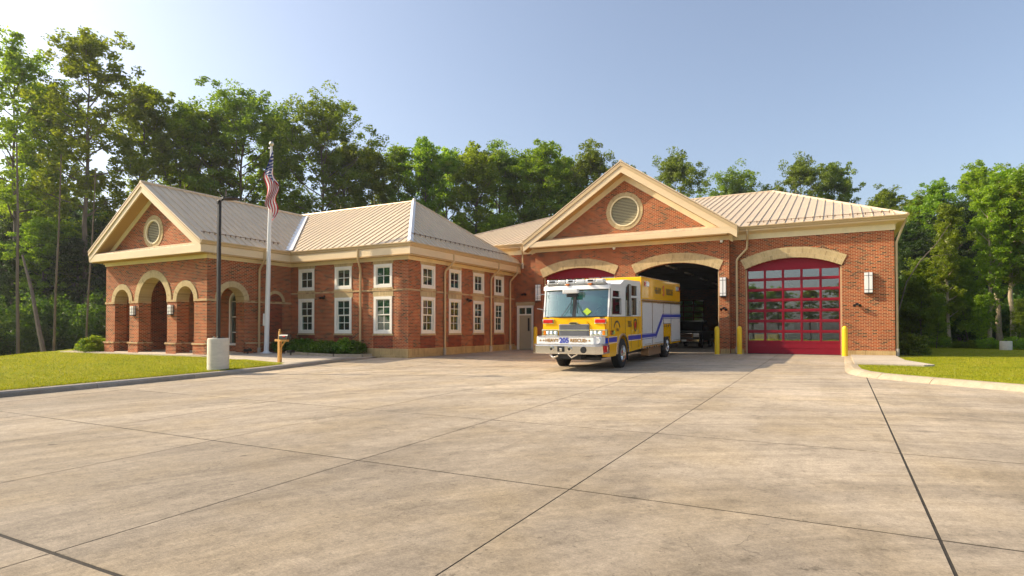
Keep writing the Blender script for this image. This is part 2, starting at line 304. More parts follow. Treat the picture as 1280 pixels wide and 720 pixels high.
class MB:
    def __init__(s): s.v = []; s.f = []; s.uv = None
    def add(s, vs, fs):
        n = len(s.v); s.v += [tuple(p) for p in vs]; s.f += [[i+n for i in f] for f in fs]; return s
    def box(s, x0, x1, y0, y1, z0, z1):
        if x0 > x1: x0, x1 = x1, x0
        if y0 > y1: y0, y1 = y1, y0
        return s.add([(x0, y0, z0), (x1, y0, z0), (x1, y1, z0), (x0, y1, z0), (x0, y0, z1), (x1, y0, z1), (x1, y1, z1), (x0, y1, z1)],
                     [[3, 2, 1, 0], [4, 5, 6, 7], [0, 1, 5, 4], [1, 2, 6, 5], [2, 3, 7, 6], [3, 0, 4, 7]])
    def plate(s, loops, fn, w0, w1, sides=True):
        """2D outline with holes, given thickness and mapped by fn(u,v,w)"""
        tri = tessellate_polygon([[Vector((u, v, 0)) for u, v in lp] for lp in loops])
        flat = [p for lp in loops for p in lp]; n = len(flat)
        vs = [fn(u, v, w0) for u, v in flat]+[fn(u, v, w1) for u, v in flat]
        fs = [list(t) for t in tri]+[[i+n for i in t[::-1]] for t in tri]
        if sides:
            k = 0
            for lp in loops:
                m_ = len(lp)
                for i in range(m_):
                    j = (i+1) % m_; fs.append([k+i, k+j, k+j+n, k+i+n])
                k += m_
        return s.add(vs, fs)
    def tube(s, pts, r, seg=8, cap=True):
        pts = [Vector(p) for p in pts]; rr = r if isinstance(r, (list, tuple)) else [r]*len(pts)
        vs = []; fs = []; prev = None
        for i, p in enumerate(pts):
            d = (pts[min(i+1, len(pts)-1)]-pts[max(i-1, 0)]).normalized()
            a = prev if prev is not None else (Vector((0, 0, 1)) if abs(d.z) < .9 else Vector((1, 0, 0)))
            a = (a-d*a.dot(d)).normalized(); prev = a; b = d.cross(a)
            for k in range(seg):
                t = 2*pi*k/seg; vs.append(p+(a*cos(t)+b*sin(t))*rr[i])
        for i in range(len(pts)-1):
            for k in range(seg):
                k2 = (k+1) % seg; fs.append([i*seg+k, i*seg+k2, (i+1)*seg+k2, (i+1)*seg+k])
        if cap: fs.append(list(range(seg))[::-1]); fs.append([(len(pts)-1)*seg+k for k in range(seg)])
        return s.add(vs, fs)
    def lathe(s, prof, c=(0, 0, 0), seg=24, axis='z'):
        vs = []; fs = []; n = len(prof)
        for k in range(seg):
            t = 2*pi*k/seg
            for r, h in prof:
                if axis == 'z': p = (c[0]+r*cos(t), c[1]+r*sin(t), c[2]+h)
                elif axis == 'x': p = (c[0]+h, c[1]+r*cos(t), c[2]+r*sin(t))
                else: p = (c[0]+r*cos(t), c[1]+h, c[2]+r*sin(t))
                vs.append(p)
        for k in range(seg):
            k2 = (k+1) % seg
            for i in range(n-1): fs.append([k*n+i, k2*n+i, k2*n+i+1, k*n+i+1])
        return s.add(vs, fs)
    def build(s, name, m, parent=None, smooth=False, bevel=0., seg=2, uvfn=None, weld=False):
        off = OFF.get(root_of(parent), Vector((0, 0, 0))) if parent else Vector((0, 0, 0))
        me = bpy.data.meshes.new(name)
        me.from_pydata([(p[0]-off.x, p[1]-off.y, p[2]-off.z) for p in s.v], [], s.f)
        bm = bmesh.new(); bm.from_mesh(me)
        if weld: bmesh.ops.remove_doubles(bm, verts=bm.verts, dist=1e-4)
        bmesh.ops.recalc_face_normals(bm, faces=bm.faces)
        if bevel:
            es = [e for e in bm.edges if e.is_manifold and e.calc_face_angle(0) > .6]
            bmesh.ops.bevel(bm, geom=es, offset=bevel, segments=seg, affect='EDGES', profile=.5, clamp_overlap=True)
        uvl = bm.loops.layers.uv.new('UVMap')
        for f in bm.faces:
            n = f.normal; ax = max(range(3), key=lambda i: abs(n[i]))
            if smooth: f.smooth = True
            for l in f.loops:
                c = l.vert.co
                if uvfn: l[uvl].uv = uvfn(c.x+off.x, c.y+off.y, c.z+off.z)
                else: l[uvl].uv = ((c.y, c.z), (c.x, c.z), (c.x, c.y))[ax]
        bm.to_mesh(me); bm.free()
        if smooth: 
            try: me.set_sharp_from_angle(angle=radians(38))
            except Exception: pass
        me.materials.append(m)
        o = bpy.data.objects.new(name, me); COL.objects.link(o)
        if parent: o.parent = parent
        return o
def root_of(o):
    while o is not None and o.parent: o = o.parent
    return o
def B(name, m, parent, *b, bevel=0., **k): return MB().box(*b).build(name, m, parent, bevel=bevel, **k)
def arc(cx, cz, r, a0, a1, n): return [(cx+r*cos(a0+(a1-a0)*i/n), cz+r*sin(a0+(a1-a0)*i/n)) for i in range(n+1)]
def ss(t): t = min(max(t, 0), 1); return t*t*(3-2*t)
onY = lambda Y: (lambda u, v, w: (u, Y+w, v))       # wall facing -Y, w goes inward
onX = lambda X: (lambda u, v, w: (X-w, u, v))       # wall facing +X, w goes inward

# ------------------------------------------------------------------ ground heights
def za(x, y):
    z = -.021*(33-y)
    if y > 33: z = 0
    z += .13*ss((-12-x)/5.7)*ss((y-14)/8)*min(1, max(0, (33-y)/10.5))
    return z
def zl(x, y):
    edge = za(-19.4, y)+.15
    far = .02-.25*ss((10-y)/14)
    z = edge+(far-edge)*ss((-19.6-x)/5)
    f = (-x-32.6)-1.27*(y-12.6)
    return z-1.1*ss(f/9)*(1-ss((y-17)/3)*0)

def grid(name, x0, x1, y0, y1, nx, ny, zf, m, parent=None, holes=None):
    vs = [(x0+(x1-x0)*i/nx, y0+(y1-y0)*j/ny) for j in range(ny+1) for i in range(nx+1)]
    vs = [(x, y, zf(x, y)) for x, y in vs]
    fs = [[j*(nx+1)+i, j*(nx+1)+i+1, (j+1)*(nx+1)+i+1, (j+1)*(nx+1)+i] for j in range(ny) for i in range(nx)
          if not (holes and holes(x0+(x1-x0)*(i+.5)/nx, y0+(y1-y0)*(j+.5)/ny))]
    b = MB().add(vs, fs); return b.build(name, m, parent, smooth=True)

# one sheet to the horizon, low under everything else
def zt(x, y):
    if -50 < x < 40 and -30 < y < 52: return -1.25
    return -1.25+.6*ss((y-55)/20)
xs = [-900, -300, -140, -90, -70, -60, -50, -40, -30, -20, -10, 0, 10, 20, 30, 40, 60, 100, 250, 900]
ys = [-900, -300, -120, -60, -30, -20, -10, 0, 10, 20, 30, 40, 52, 60, 70, 80, 100, 140, 300, 900]
vs = [(x, y, zt(x, y)) for y in ys for x in xs]; nx = len(xs)
fs = [[j*nx+i, j*nx+i+1, (j+1)*nx+i+1, (j+1)*nx+i] for j in range(len(ys)-1) for i in range(nx-1)]
tag(MB().add(vs, fs).build('ground', M['forest_floor']), kind='structure')
# far grass field behind the camera and around the apron
tag(grid('field', -70, 60, -90, -14.6, 20, 10, lambda x, y: -1.05, M['grass']), kind='structure')

# apron: base bed seen in the joints, slabs on top
apron = thing('concrete_apron', (0, 0, 0), kind='structure')
JX = [-19.3, -18.1, -15.05, -12.0, -8.95, -5.83, -2.68, .75, 4.0, 7.2, 10.4, 13.6, 16.8]
JY = [-14.6, -11.9, -8.3, -4.65, -1.0, 2.63, 6.3, 9.95, 13.6, 17.3, 21.0, 24.7, 28.4, 32.25]
grid('joint_bed', -19.35, 17, -14.8, 33.2, 30, 40, lambda x, y: za(x, y)-.005, M['joint'], apron)
rs = random.Random(4)
def slab(x0, x1, y0, y1):
    wx0 = .015 if abs(x0-.75) < .01 else .009; wx1 = .015 if abs(x1-.75) < .01 else .009
    wy0 = .022 if abs(y0-2.63) < .01 else .016; wy1 = .022 if abs(y1-2.63) < .01 else .016
    x0 += wx0; x1 -= wx1; y0 += wy0; y1 -= wy1
    n = 4; dz = rs.uniform(-.001, .001)
    P = [(x0+(x1-x0)*i/n, y0+(y1-y0)*j/n) for j in range(n+1) for i in range(n+1)]
    v = [(x, y, za(x, y)+dz) for x, y in P]
    f = [[j*(n+1)+i, j*(n+1)+i+1, (j+1)*(n+1)+i+1, (j+1)*(n+1)+i] for j in range(n) for i in range(n)]
    ring = [i for i in range(n+1)]+[(j+1)*(n+1)-1 for j in range(1, n+1)]+[n*(n+1)+i for i in range(n-1, -1, -1)]+[j*(n+1) for j in range(n-1, 0, -1)]
    k = len(v); v += [(v[i][0], v[i][1], v[i][2]-.06) for i in ring]
    f += [[ring[(i+1) % len(ring)], ring[i], k+i, k+(i+1) % len(ring)] for i in range(len(ring))]
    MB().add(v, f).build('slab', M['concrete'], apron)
for i in range(len(JX)-1):
    for j in range(len(JY)-1): slab(JX[i], JX[i+1], JY[j], JY[j+1])
for x0, x1 in zip(JX[:-6], JX[1:-5]): slab(x0, x1, 32.25, 33.0)

# left kerb, lawn, walk
kerbL = thing('kerb', (0, 0, 0), kind='structure')
yy = -14.6
while yy < 21.9:
    y1 = min(yy+3.05, 22.0)
    pr = [(-19.62, -.3), (-19.24, -.3), (-19.27, .10), (-19.33, .145), (-19.62, .155)]
    vs = []; n = len(pr); st = 4
    for k in range(st+1):
        y = yy+.008+(y1-yy-.016)*k/st; e = ss((21.9-y)/1.6)
        for x, z in pr: vs.append((x, y, za(-19.3, y)+(z if z < 0 else .012+(z-.012)*max(e, .0) if y > 20 else z)))
    fs = [[k*n+i, k*n+(i+1) % n, (k+1)*n+(i+1) % n, (k+1)*n+i] for k in range(st) for i in range(n)]+[list(range(n)), [st*n+i for i in range(n)][::-1]]
    MB().add(vs, fs).build('kerb_stone', M['curb_old'], kerbL)
    yy = y1
LW = 16.95
tag(grid('lawn_left', -62, -19.6, -14.6, LW+.4, 80, 44, zl, M['grass']), kind='structure')
tag(grid('lawn_beyond_portico', -62, -37.0, LW, 40, 30, 20, lambda x, y: zl(x, y)-.01, M['grass']), kind='structure')
def zw(x, y): # walk height
    a = ss((-20.5-x)/4.5); e = za(-19.4, y)+.15-.12*ss((y-20)/1.6)
    return e+(.08-e)*a
walk = thing('front_walk', (0, 0, 0), kind='structure')
xw = [-37, -34.2, -31.5, -28.8, -26.1, -23.8, -21.7, -19.62]
for a, b_ in zip(xw[:-1], xw[1:]):
    y1 = 17.62 if b_ < -25.6 else 22.46
    grid('walk_slab', a+.006, b_-.006, LW, y1, 6, 8, lambda x, y: zw(x, y)+.004, M['walk'], walk)
    MB().add([(x, LW+.001, zw(x, LW)+.0035-d) for d in (0, .2) for x in (a+.006, b_-.006)], [[0, 1, 3, 2]]).build('walk_edge', M['walk'], walk)
# porch floor
B('porch_floor', M['walk'], walk, -34.0, -25.6, 17.6, 20.5, -.3, .12)

# planting bed with a low edging kerb
bed = thing('planting_bed', (0, 0, 0), kind='structure')
bp_ = [(-25.5, 20.95), (-23.6, 20.55), (-22.0, 20.45), (-20.9, 20.9), (-20.1, 21.9), (-20.0, 22.44), (-25.5, 22.44)]
b = MB(); b.plate([bp_], lambda u, v, w: (u, v, zw(u, v)+.09+w), -.2, 0); b.build('mulch', M['mulch'], bed)
for (x0, y0), (x1, y1) in zip(bp_[1:5], bp_[2:6]):
    b = MB(); d = Vector((x1-x0, y1-y0)).normalized(); nn = Vector((d.y, -d.x))*.13; q = [(x0, y0), (x1, y1), (x1+nn.x, y1+nn.y), (x0+nn.x, y0+nn.y)]
    b.plate([q], lambda u, v, w: (u, v, zw(u, v)+w), -.1, .14); b.build('edging', M['curb'], bed)

# right kerb path, lawn and side pad
KP = [(.22, 32.3), (.20, 29), (.19, 26), (.18, 24.0), (.24, 22.9), (.5, 22.0), (1.0, 21.25), (2.2, 20.25), (4.0, 18.95), (6.2, 17.4), (9, 15.4), (12.5, 13.2), (17, 10.6)]
kerbR = thing('kerb', (0, 0, 0), kind='structure')
def knorm(i):
    a = Vector(KP[max(i-1, 0)]); c = Vector(KP[min(i+1, len(KP)-1)]); d = (c-a).normalized(); return Vector((-d.y, d.x))
for i in range(len(KP)-1):
    vs = []; 
    for k in (0, 1):
        p = Vector(KP[i+k]); n_ = knorm(i+k); dd = (Vector(KP[i+1])-Vector(KP[i])).normalized()*(.008 if k == 0 else -.008)
        hgt = .14*ss((i+k)/3.0) if i+k < 4 else .14
        wd = .42
        for t, z in ((0, -.3), (0, .006), (.12, .02+hgt*.6), (.22, .02+hgt*.95), (wd, .02+hgt), (wd, -.3)):
            q = p+n_*t+dd; vs.append((q.x, q.y, za(p.x, p.y)+z))
    fs = [[k, (k+1) % 6, 6+(k+1) % 6, 6+k] for k in range(6)]+[list(range(6)), list(range(6, 12))[::-1]]
    MB().add(vs, fs).build('kerb_stone', M['curb'], kerbR)
def zr(x, y, y0): return za(0, min(y, 33))*(1-0)+.15
vs = []; nr = 26
for i in range(len(KP)):
    p = Vector(KP[i])+knorm(i)*.41
    end = Vector((60, 34+(-18)*i/(len(KP)-1))) if i > 0 else Vector((60, 60))
    end = [Vector((3.0, 60)), Vector((14, 62)), Vector((24, 62)), Vector((34, 62)), Vector((44, 62)), Vector((52, 60)), Vector((58, 56)), Vector((62, 50)), Vector((64, 44)), Vector((64, 38)), Vector((64, 30)), Vector((64, 22)), Vector((64, 10))][i]
    for k in range(nr+1):
        t = (k/nr)**1.6; q = p.lerp(end, t)
        z0 = za(KP[i][0], KP[i][1])+.01+.145*ss(i/3)
        vs.append((q.x, q.y, z0+(.02-z0)*ss(t*4)-.02*ss(t*3)))
fs = [[i*(nr+1)+k, i*(nr+1)+k+1, (i+1)*(nr+1)+k+1, (i+1)*(nr+1)+k] for i in range(len(KP)-1) for k in range(nr)]
tag(MB().add(vs, fs).build('lawn_right', M['grass'], smooth=True), kind='structure')
b = MB(); b.plate([[(.50, 32.98), (2.3, 32.98), (2.32, 28.6), (2.95, 25.6), (2.6, 25.25), (.50, 25.2)]], lambda u, v, w: (u, v, za(0, v)+.045+.125*ss((32.6-v)/7)+w), -.2, 0)
tag(b.build('side_pad', M['walk']), kind='structure')

# ------------------------------------------------------------------ the fire station
st = thing('fire_station', (-10.5, 33, 0), world=True,
           label='brick fire station with tan metal roofs, arched entrance portico and three arched truck bays', cat='building')
GY, GP = 33.0, 32.6       # garage main wall plane, projecting gable bay plane
GX0, GX1 = -17.75, 2.3    # office side face, garage right corner
OY = 22.48; PX = -25.56; PXL = -33.9; PY = 17.63
GB0, GB1 = -16.1, -4.95
EV = 5.88                 # frieze bottom on garage
def seg_open(x0, x1, spring, rise, n=18):
    c = (x0+x1)/2; h = (x1-x0)/2; R = (h*h+rise*rise)/(2*rise); a = math.asin(h/R)
    return [(x0, 0.0), ]+[(c-R*sin(a-2*a*i/n), spring+rise-R+R*cos(a-2*a*i/n)) for i in range(n+1)]+[(x1, 0.0)], (c, spring+rise-R, R, a)
bays = [(-15.55, -11.1), (-9.9, -5.45), (-4.22, .15)]
SPR, RISE = 4.35, .49
def wall_with_bays(x0, x1, ztop, ops, Y, th):
    out = [(x0, -.3)]
    for (a, b_) in ops:
        o, _ = seg_open(a, b_, SPR, RISE); out += [(a, -.3)]+o+[(b_, -.3)]
    out += [(x1, -.3), (x1, ztop), (x0, ztop)]
    return out
# gable bay front wall incl. the triangle of the pediment
gc = -10.52
lp = wall_with_bays(GB0, GB1, EV+.9, bays[:2], GP, .4)
lp = lp[:-2]+[(GB1, EV+.75), (gc, 10.0), (GB0, EV+.75)]
ventc = (gc, 7.88)
MB().plate([lp, arc(ventc[0], ventc[1], .80, 0, 2*pi-.1, 30)], onY(GP), 0, .4).build('wall', M['brick'], st)
# right bay and left bay, main wall
MB().plate([wall_with_bays(GB1-.05, GX1, EV+.3, bays[2:], GY, .4)], onY(GY), 0, .35).build('wall', M['brick'], st)
dX0, dX1, dZ = -17.55, -16.42, 2.72
MB().plate([[(GX0-.3, -.3), (dX0, -.3), (dX0, dZ), (dX1, dZ), (dX1, -.3), (GB0+.05, -.3), (GB0+.05, EV+.3), (GX0-.3, EV+.3)]], onY(GY), 0, .35).build('wall', M['brick'], st)
# upper wall left of the office roof, side and rear walls of the garage
B('wall', M['brick'], st, -26.0, GX0-.3, GY+.02, GY+.35, 0, EV+.3)
B('wall', M['brick'], st, GX1-.3, GX1-.002, GY+.352, 63, -.3, EV+.3)
B('wall', M['brick'], st, -26.0, -25.7, GY+.35, 63, -.3, EV+.3)
rear_ops = [(-21.5, -17.5), (-16.2, -12.0), (-10.4, -6.2), (-4.6, -.4)]
MB().plate([[(-26, -.3)]+[p for a, b_ in rear_ops for p in ((a, -.3), (a, 4.27), (b_, 4.27), (b_, -.3))]+[(GX1, -.3), (GX1, EV+.3), (-26, EV+.3)]], onY(63), 0, .3).build('rear_wall', M['brick'], st)
# interior
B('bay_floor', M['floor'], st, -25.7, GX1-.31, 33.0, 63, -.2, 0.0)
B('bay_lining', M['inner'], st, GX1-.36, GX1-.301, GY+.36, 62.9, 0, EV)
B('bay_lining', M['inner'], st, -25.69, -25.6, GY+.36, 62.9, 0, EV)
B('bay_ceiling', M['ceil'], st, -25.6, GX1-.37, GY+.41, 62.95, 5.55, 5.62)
for k in range(9):
    B('ceiling_beam', M['ceil'], st, -25.5, GX1-.4, 35+3*k, 35.16+3*k, 5.1, 5.54)
for x in (-19.6, -13.4, -7.6, -2.2):
    for k in range(5):
        f = B('strip_light', M['lamp_white'], st, x-1.4, x-1.22, 35.6+5*k, 37.8+5*k, 5.0, 5.06)
    for y in (38, 48):
        MB().lathe([(0, 0), (.28, 0), (.25, .12), (.05, .2)], (x+1.3, y, 5.0), 16).build('high_bay_lamp', M['lamp_white'], st)

# brick arches over the bays
def ring_seg(x0, x1, th, Y, w0, w1):
    _, (cx, cz, R, a) = seg_open(x0, x1, SPR, RISE); n = 26; ext = .03
    inn = [(cx-R*sin(a-2*a*i/n), cz+R*cos(a-2*a*i/n)) for i in range(n+1)]
    a2 = a*1.0; R2 = R+th
    out = [(cx-R2*sin(a2-2*a2*i/n), cz+R2*cos(a2-2*a2*i/n)) for i in range(n+1)]
    b = MB()
    for i in range(n):
        q = [inn[i], inn[i+1], out[i+1], out[i]]
        v = [(p[0], Y+w, p[1]) for w in (w0, w1) for p in q]
        b.add(v, [[0, 1, 2, 3], [7, 6, 5, 4], [0, 4, 5, 1], [3, 2, 6, 7]]+([[0, 3, 7, 4]] if i == 0 else [])+([[1, 5, 6, 2]] if i == n-1 else []))
    return b.build('arch', M['tan_brick'], st, weld=True, uvfn=lambda x, y, z: (atan2(x-cx, z-cz)*R2, sqrt((x-cx)**2+(z-cz)**2)-R+.02))
for i, (a, b_) in enumerate(bays): ring_seg(a, b_, .53, GP if i < 2 else GY, -.03, .30)
# tan jamb trim
for i, (a, b_) in enumerate(bays):
    Y = GP if i < 2 else GY
    B('jamb', M['gutter'], st, a-.002, a+.07, Y+.12, Y+.34, 0, SPR-.02); B('jamb', M['gutter'], st, b_-.07, b_+.002, Y+.12, Y+.34, 0, SPR-.02)

# sectional bay doors
def bay_door(a, b_, Y):
    a += .07; b_ -= .07
    lo, (cx, cz, R, an) = seg_open(a-.07, b_+.07, SPR, RISE)
    z0, pitch, gh = .66, .53, .385
    w = (b_-a)/5
    door = MB(); holes = []; panes = []
    for r in range(7):
        zc = .88+pitch*r
        for c in range(5):
            x0 = a+w*c+.055; x1 = a+w*(c+1)-.055; zt_ = zc+gh/2
            lp = [(x0, zc-gh/2), (x1, zc-gh/2), (x1, zt_), (x0, zt_)]
            if r == 6:
                f_ = lambda x: cz+sqrt(R*R-(x-cx)**2)-.07
                if c == 0: lp = [(x0, zc-gh/2), (x1, zc-gh/2), (x1, zt_), (x0+.35, min(zt_, f_(x0+.35))), (x0, min(zt_, f_(x0)))]
                if c == 4: lp = [(x0, zc-gh/2), (x1, zc-gh/2), (x1, min(zt_, f_(x1))), (x1-.35, min(zt_, f_(x1-.35))), (x0, zt_)]
            holes.append(lp); panes.append(lp)
    out = [(a, .02)]+[(min(max(x, a), b_), z) for x, z in lo[1:-1]]+[(b_, .02)]
    d = MB().plate([out]+holes, onY(Y), .24, .29).build('bay_door', M['bayred'], st)
    for k, z in enumerate([.34]+[.615+pitch*r for r in range(8)]):     # section joints: hinge rails stand proud
        if z < 4.3: B('rail', M['bayred'], d, a, b_, Y+.225, Y+.241, z-.03, z+.012)
    for c in range(1, 5): B('stile', M['bayred'], d, a+w*c-.012, a+w*c+.012, Y+.228, Y+.2412, .66, 4.42 if c in (1, 4) else 4.6)
    for lp in panes: MB().plate([lp], onY(Y), .262, .268).build('pane', M['bayglass'], d)
    B('weather_strip', M['black'], d, a, b_, Y+.235, Y+.3, 0.0, .02)
    return d
bay_door(*bays[2], GY); bay_door(*bays[0], GP)
# rear doors, all glazed
for a, b_ in rear_ops:
    hs = [[(a+.1+(b_-a-.1)/4*c, .7+.6*r), (a+(b_-a-.1)/4*(c+1), .7+.6*r), (a+(b_-a-.1)/4*(c+1), 1.2+.6*r), (a+.1+(b_-a-.1)/4*c, 1.2+.6*r)] for r in range(6) for c in range(4)]
    d = MB().plate([[(a, .01), (b_, .01), (b_, 4.27), (a, 4.27)]]+hs, onY(63), .1, .16).build('rear_door', M['bayred'], st)
    MB().box(a, b_, 63.12, 63.13, .1, 4.2).build('pane', M['bayglass'], d)

# ---- office wing and portico walls
wins = []  # (face, centre)
WF = [-24.42, -21.84, -19.27]; WS = [24.03, 26.39, 28.75, 31.06]; WW = 1.13
LZ = (1.05, 2.84); UZ = (3.27, 4.40)
rect = lambda c, w, z: [(c-w/2, z[0]), (c+w/2, z[0]), (c+w/2, z[1]), (c-w/2, z[1])]
MB().plate([[(PX-.3, -.35), (GX0, -.35), (GX0, 4.8), (PX-.3, 4.8)]]+[rect(c, WW-.16, z) for c in WF for z in (LZ, UZ)], onY(OY), 0, .3).build('wall', M['brick'], st)
MB().plate([[(OY+.301, -.35), (GY-.001, -.35), (GY-.001, 4.8), (OY+.301, 4.8)]]+[rect(c, WW-.16, z) for c in WS for z in (LZ, UZ)], onX(GX0), 0, .3).build('wall', M['brick'], st)
B('wall', M['brick'], st, GX0-.3, GX0, OY+.302, OY+.303, 0, 4)  # corner closer
B('wall', M['brick'], st, -38.4, PX-.31, OY, OY+.3, -.3, 4.8)
B('wall', M['brick'], st, -38.4, -38.1, OY+.301, 33.3, -.3, 4.8)
B('wall', M['brick'], st, -38.1, -26.01, 33, 33.3, -.3, 4.8)
B('office_floor', M['floor'], st, -38.05, GX0-.31, OY+.31, 32.98, -.3, .05)
B('office_ceiling', M['inner'], st, -38.05, GX0-.31, OY+.31, 32.98, 4.55, 4.6)
B('office_partition', M['inner'], st, -38.05, GX0-.31, OY+3.9, OY+4.0, .05, 4.55)
# portico: front wall with three arches
SP = 2.64; TP = 4.75
def rarch(c, r, base): return [(c-r, base)]+[(c+r*cos(pi-pi*i/20), SP+r*sin(pi-pi*i/20)) for i in range(21)]+[(c+r, base)]
AR = [(-32.4, .66), (-29.75, 1.18), (-27.15, .66)]
lp = [(PXL, -.3)]
for c, r in AR: lp += rarch(c, r, -.3)
lp += [(PX, -.3), (PX, TP), (PX, 5.45), (-29.73, 8.0), (PXL, 5.45)]
pv = (-29.75, 6.07)
MB().plate([lp, arc(pv[0], pv[1], .57, 0, 2*pi-.1, 26)], onY(PY), 0, .6).build('wall', M['brick'], st)
sc_, sr_ = 18.95, .65
MB().plate([[(PY+.601, -.3)]+[(max(y, PY+.602), z) for y, z in rarch(sc_, sr_, -.3)][0:]+[(OY-.001, -.3), (OY-.001, TP), (PY+.601, TP)]], onX(PX), 0, .6).build('wall', M['brick'], st)
B('wall', M['brick'], st, PXL, PXL+.6, PY+.601, OY-.001, -.3, TP)
# porch back wall, windows and entrance
BW = 20.5
bw = [(-33.3, -.3)]
ent = (-29.75, .9)
lp = [(-33.3, -.3), (ent[0]-ent[1], -.3)]+[(ent[0]+ent[1]*cos(pi-pi*i/16), 2.6+ent[1]*sin(pi-pi*i/16)) for i in range(17)]+[(ent[0]+ent[1], -.3), (-26.17, -.3), (-26.17, TP), (-33.3, TP)]
aw = lambda c, w, z0, zs: [(c-w, z0), (c+w, z0)]+[(c+w*cos(pi*i/14), zs+w*sin(pi*i/14)) for i in range(15)]
MB().plate([lp, aw(-27.35, .42, .5, 2.7), aw(-32.15, .42, .5, 2.7)], onY(BW), 0, .25).build('wall', M['brick'], st)
B('porch_ceiling', M['soffit'], st, -33.3, -26.17, PY+.61, BW-.01, 4.3, 4.36)

def arched_window(c, w, z0, zs, Y, bars):
    o = MB().plate([aw(c, w+.07, z0-.07, zs), aw(c, w-.03, z0+.04, zs)], onY(Y), -.05, .12).build('arched_window', M['white_trim'], st)
    MB().plate([aw(c, w-.02, z0+.03, zs)], onY(Y), .06, .07).build('pane', M['glass'], o)
    b = MB()
    for z in bars: b.box(c-w+.03, c+w-.03, Y+.02, Y+.06, z-.02, z+.02)
    b.box(c-.015, c+.015, Y+.025, Y+.055, z0+.04, zs+w-.04)
    b.build('muntin', M['white_trim'], o)
arched_window(-27.35, .42, .5, 2.7, BW, (1.1, 1.9, 2.7)); arched_window(-32.15, .42, .5, 2.7, BW, (1.1, 1.9, 2.7))
o = MB().plate([[(ent[0]-ent[1], .12)]+[(ent[0]+ent[1]*cos(pi-pi*i/16), 2.6+ent[1]*sin(pi-pi*i/16)) for i in range(17)]+[(ent[0]+ent[1], .12)],
                [(ent[0]-.8, .2)]+[(ent[0]+.8*cos(pi-pi*i/16), 2.6+.8*sin(pi-pi*i/16)) for i in range(17)]+[(ent[0]+.8, .2)]], onY(BW), -.04, .14).build('entrance_door', M['white_trim'], st)
MB().plate([[(ent[0]-.79, .21)]+[(ent[0]+.79*cos(pi-pi*i/16), 2.6+.79*sin(pi-pi*i/16)) for i in range(17)]+[(ent[0]+.79, .21)]], onY(BW), .06, .07).build('pane', M['glass'], o)
b = MB().box(ent[0]-.03, ent[0]+.03, BW+.01, BW+.05, .2, 2.6)
for z in (2.3, 2.6): b.box(ent[0]-.79, ent[0]+.79, BW+.012, BW+.052, z-.03, z+.03)
b.build('muntin', M['white_trim'], o)
MB().tube([(ent[0]+.1, BW-.03, 1.0), (ent[0]+.1, BW-.03, 1.4)], .015).build('handle', M['chrome'], o)

# round arches in tan brick, spring band and low band
def ring_round(c, r, th, fn, w0, w1, nm='arch'):
    n = 28; b = MB()
    P = lambda R, i: (c+R*cos(pi-pi*i/n), SP+R*sin(pi-pi*i/n))
    for i in range(n):
        q = [P(r, i), P(r, i+1), P(r+th, i+1), P(r+th, i)]
        b.add([fn(p[0], p[1], w) for w in (w0, w1) for p in q], [[0, 1, 2, 3], [7, 6, 5, 4], [0, 4, 5, 1], [3, 2, 6, 7]])
    isx = fn(0, 0, 0)[0] != 0
    return b.build(nm, M['tan_brick'], st, weld=True, uvfn=lambda x, y, z: (atan2((y if isx else x)-c, z-SP)*(r+th), sqrt(((y if isx else x)-c)**2+(z-SP)**2)-r+.02))
for c, r in AR: ring_round(c, r-.004, .28 if r < 1 else .36, onY(PY), -.035, .605)
ring_round(sc_, sr_-.004, .28, onX(PX), -.035, .605)
band_f = [(PXL-.04, -33.06), (-31.74, -30.93), (-28.57, -27.81), (-26.49, PX+.04)]
for a, b_ in band_f:
    if a > PXL+.5: a -= .014
    if b_ < PX-.5: b_ += .014
    B('spring_band', M['belt'], st, a, b_, PY-.04, PY+.61, SP-.075, SP+.035, bevel=.008)
    B('pier_base_cap', M['belt'], st, a-.05, b_+.05, PY-.10, PY+.68, .53, .62, bevel=.008)
    B('pier_base', M['brick'], st, a+.0, b_, PY-.055, PY+.655, -.3, .53)
for a, b_ in ((PY+.611, 18.314), (19.586, OY-.01)):
    B('spring_band', M['belt'], st, PX-.61, PX+.04, a, b_, SP-.075, SP+.035, bevel=.008)
    B('pier_base_cap', M['belt'], st, PX-.68, PX+.10, a+.08, b_, .53, .62, bevel=.008)
    B('pier_base', M['brick'], st, PX-.65, PX+.056, a+.05, b_-.02, -.3, .53)
# blind arch on the portico side
bc_, br_ = 21.45, .45
ring_round(bc_, br_, .15, onX(PX), -.03, .02, 'blind_arch')
MB().plate([[(bc_-br_, -.3)]+[(bc_+br_*cos(pi-pi*i/16), SP+br_*sin(pi-pi*i/16)) for i in range(17)]+[(bc_+br_, -.3)]], onX(PX), -.006, .0).build('blind_panel', M['brick_dark'], st)

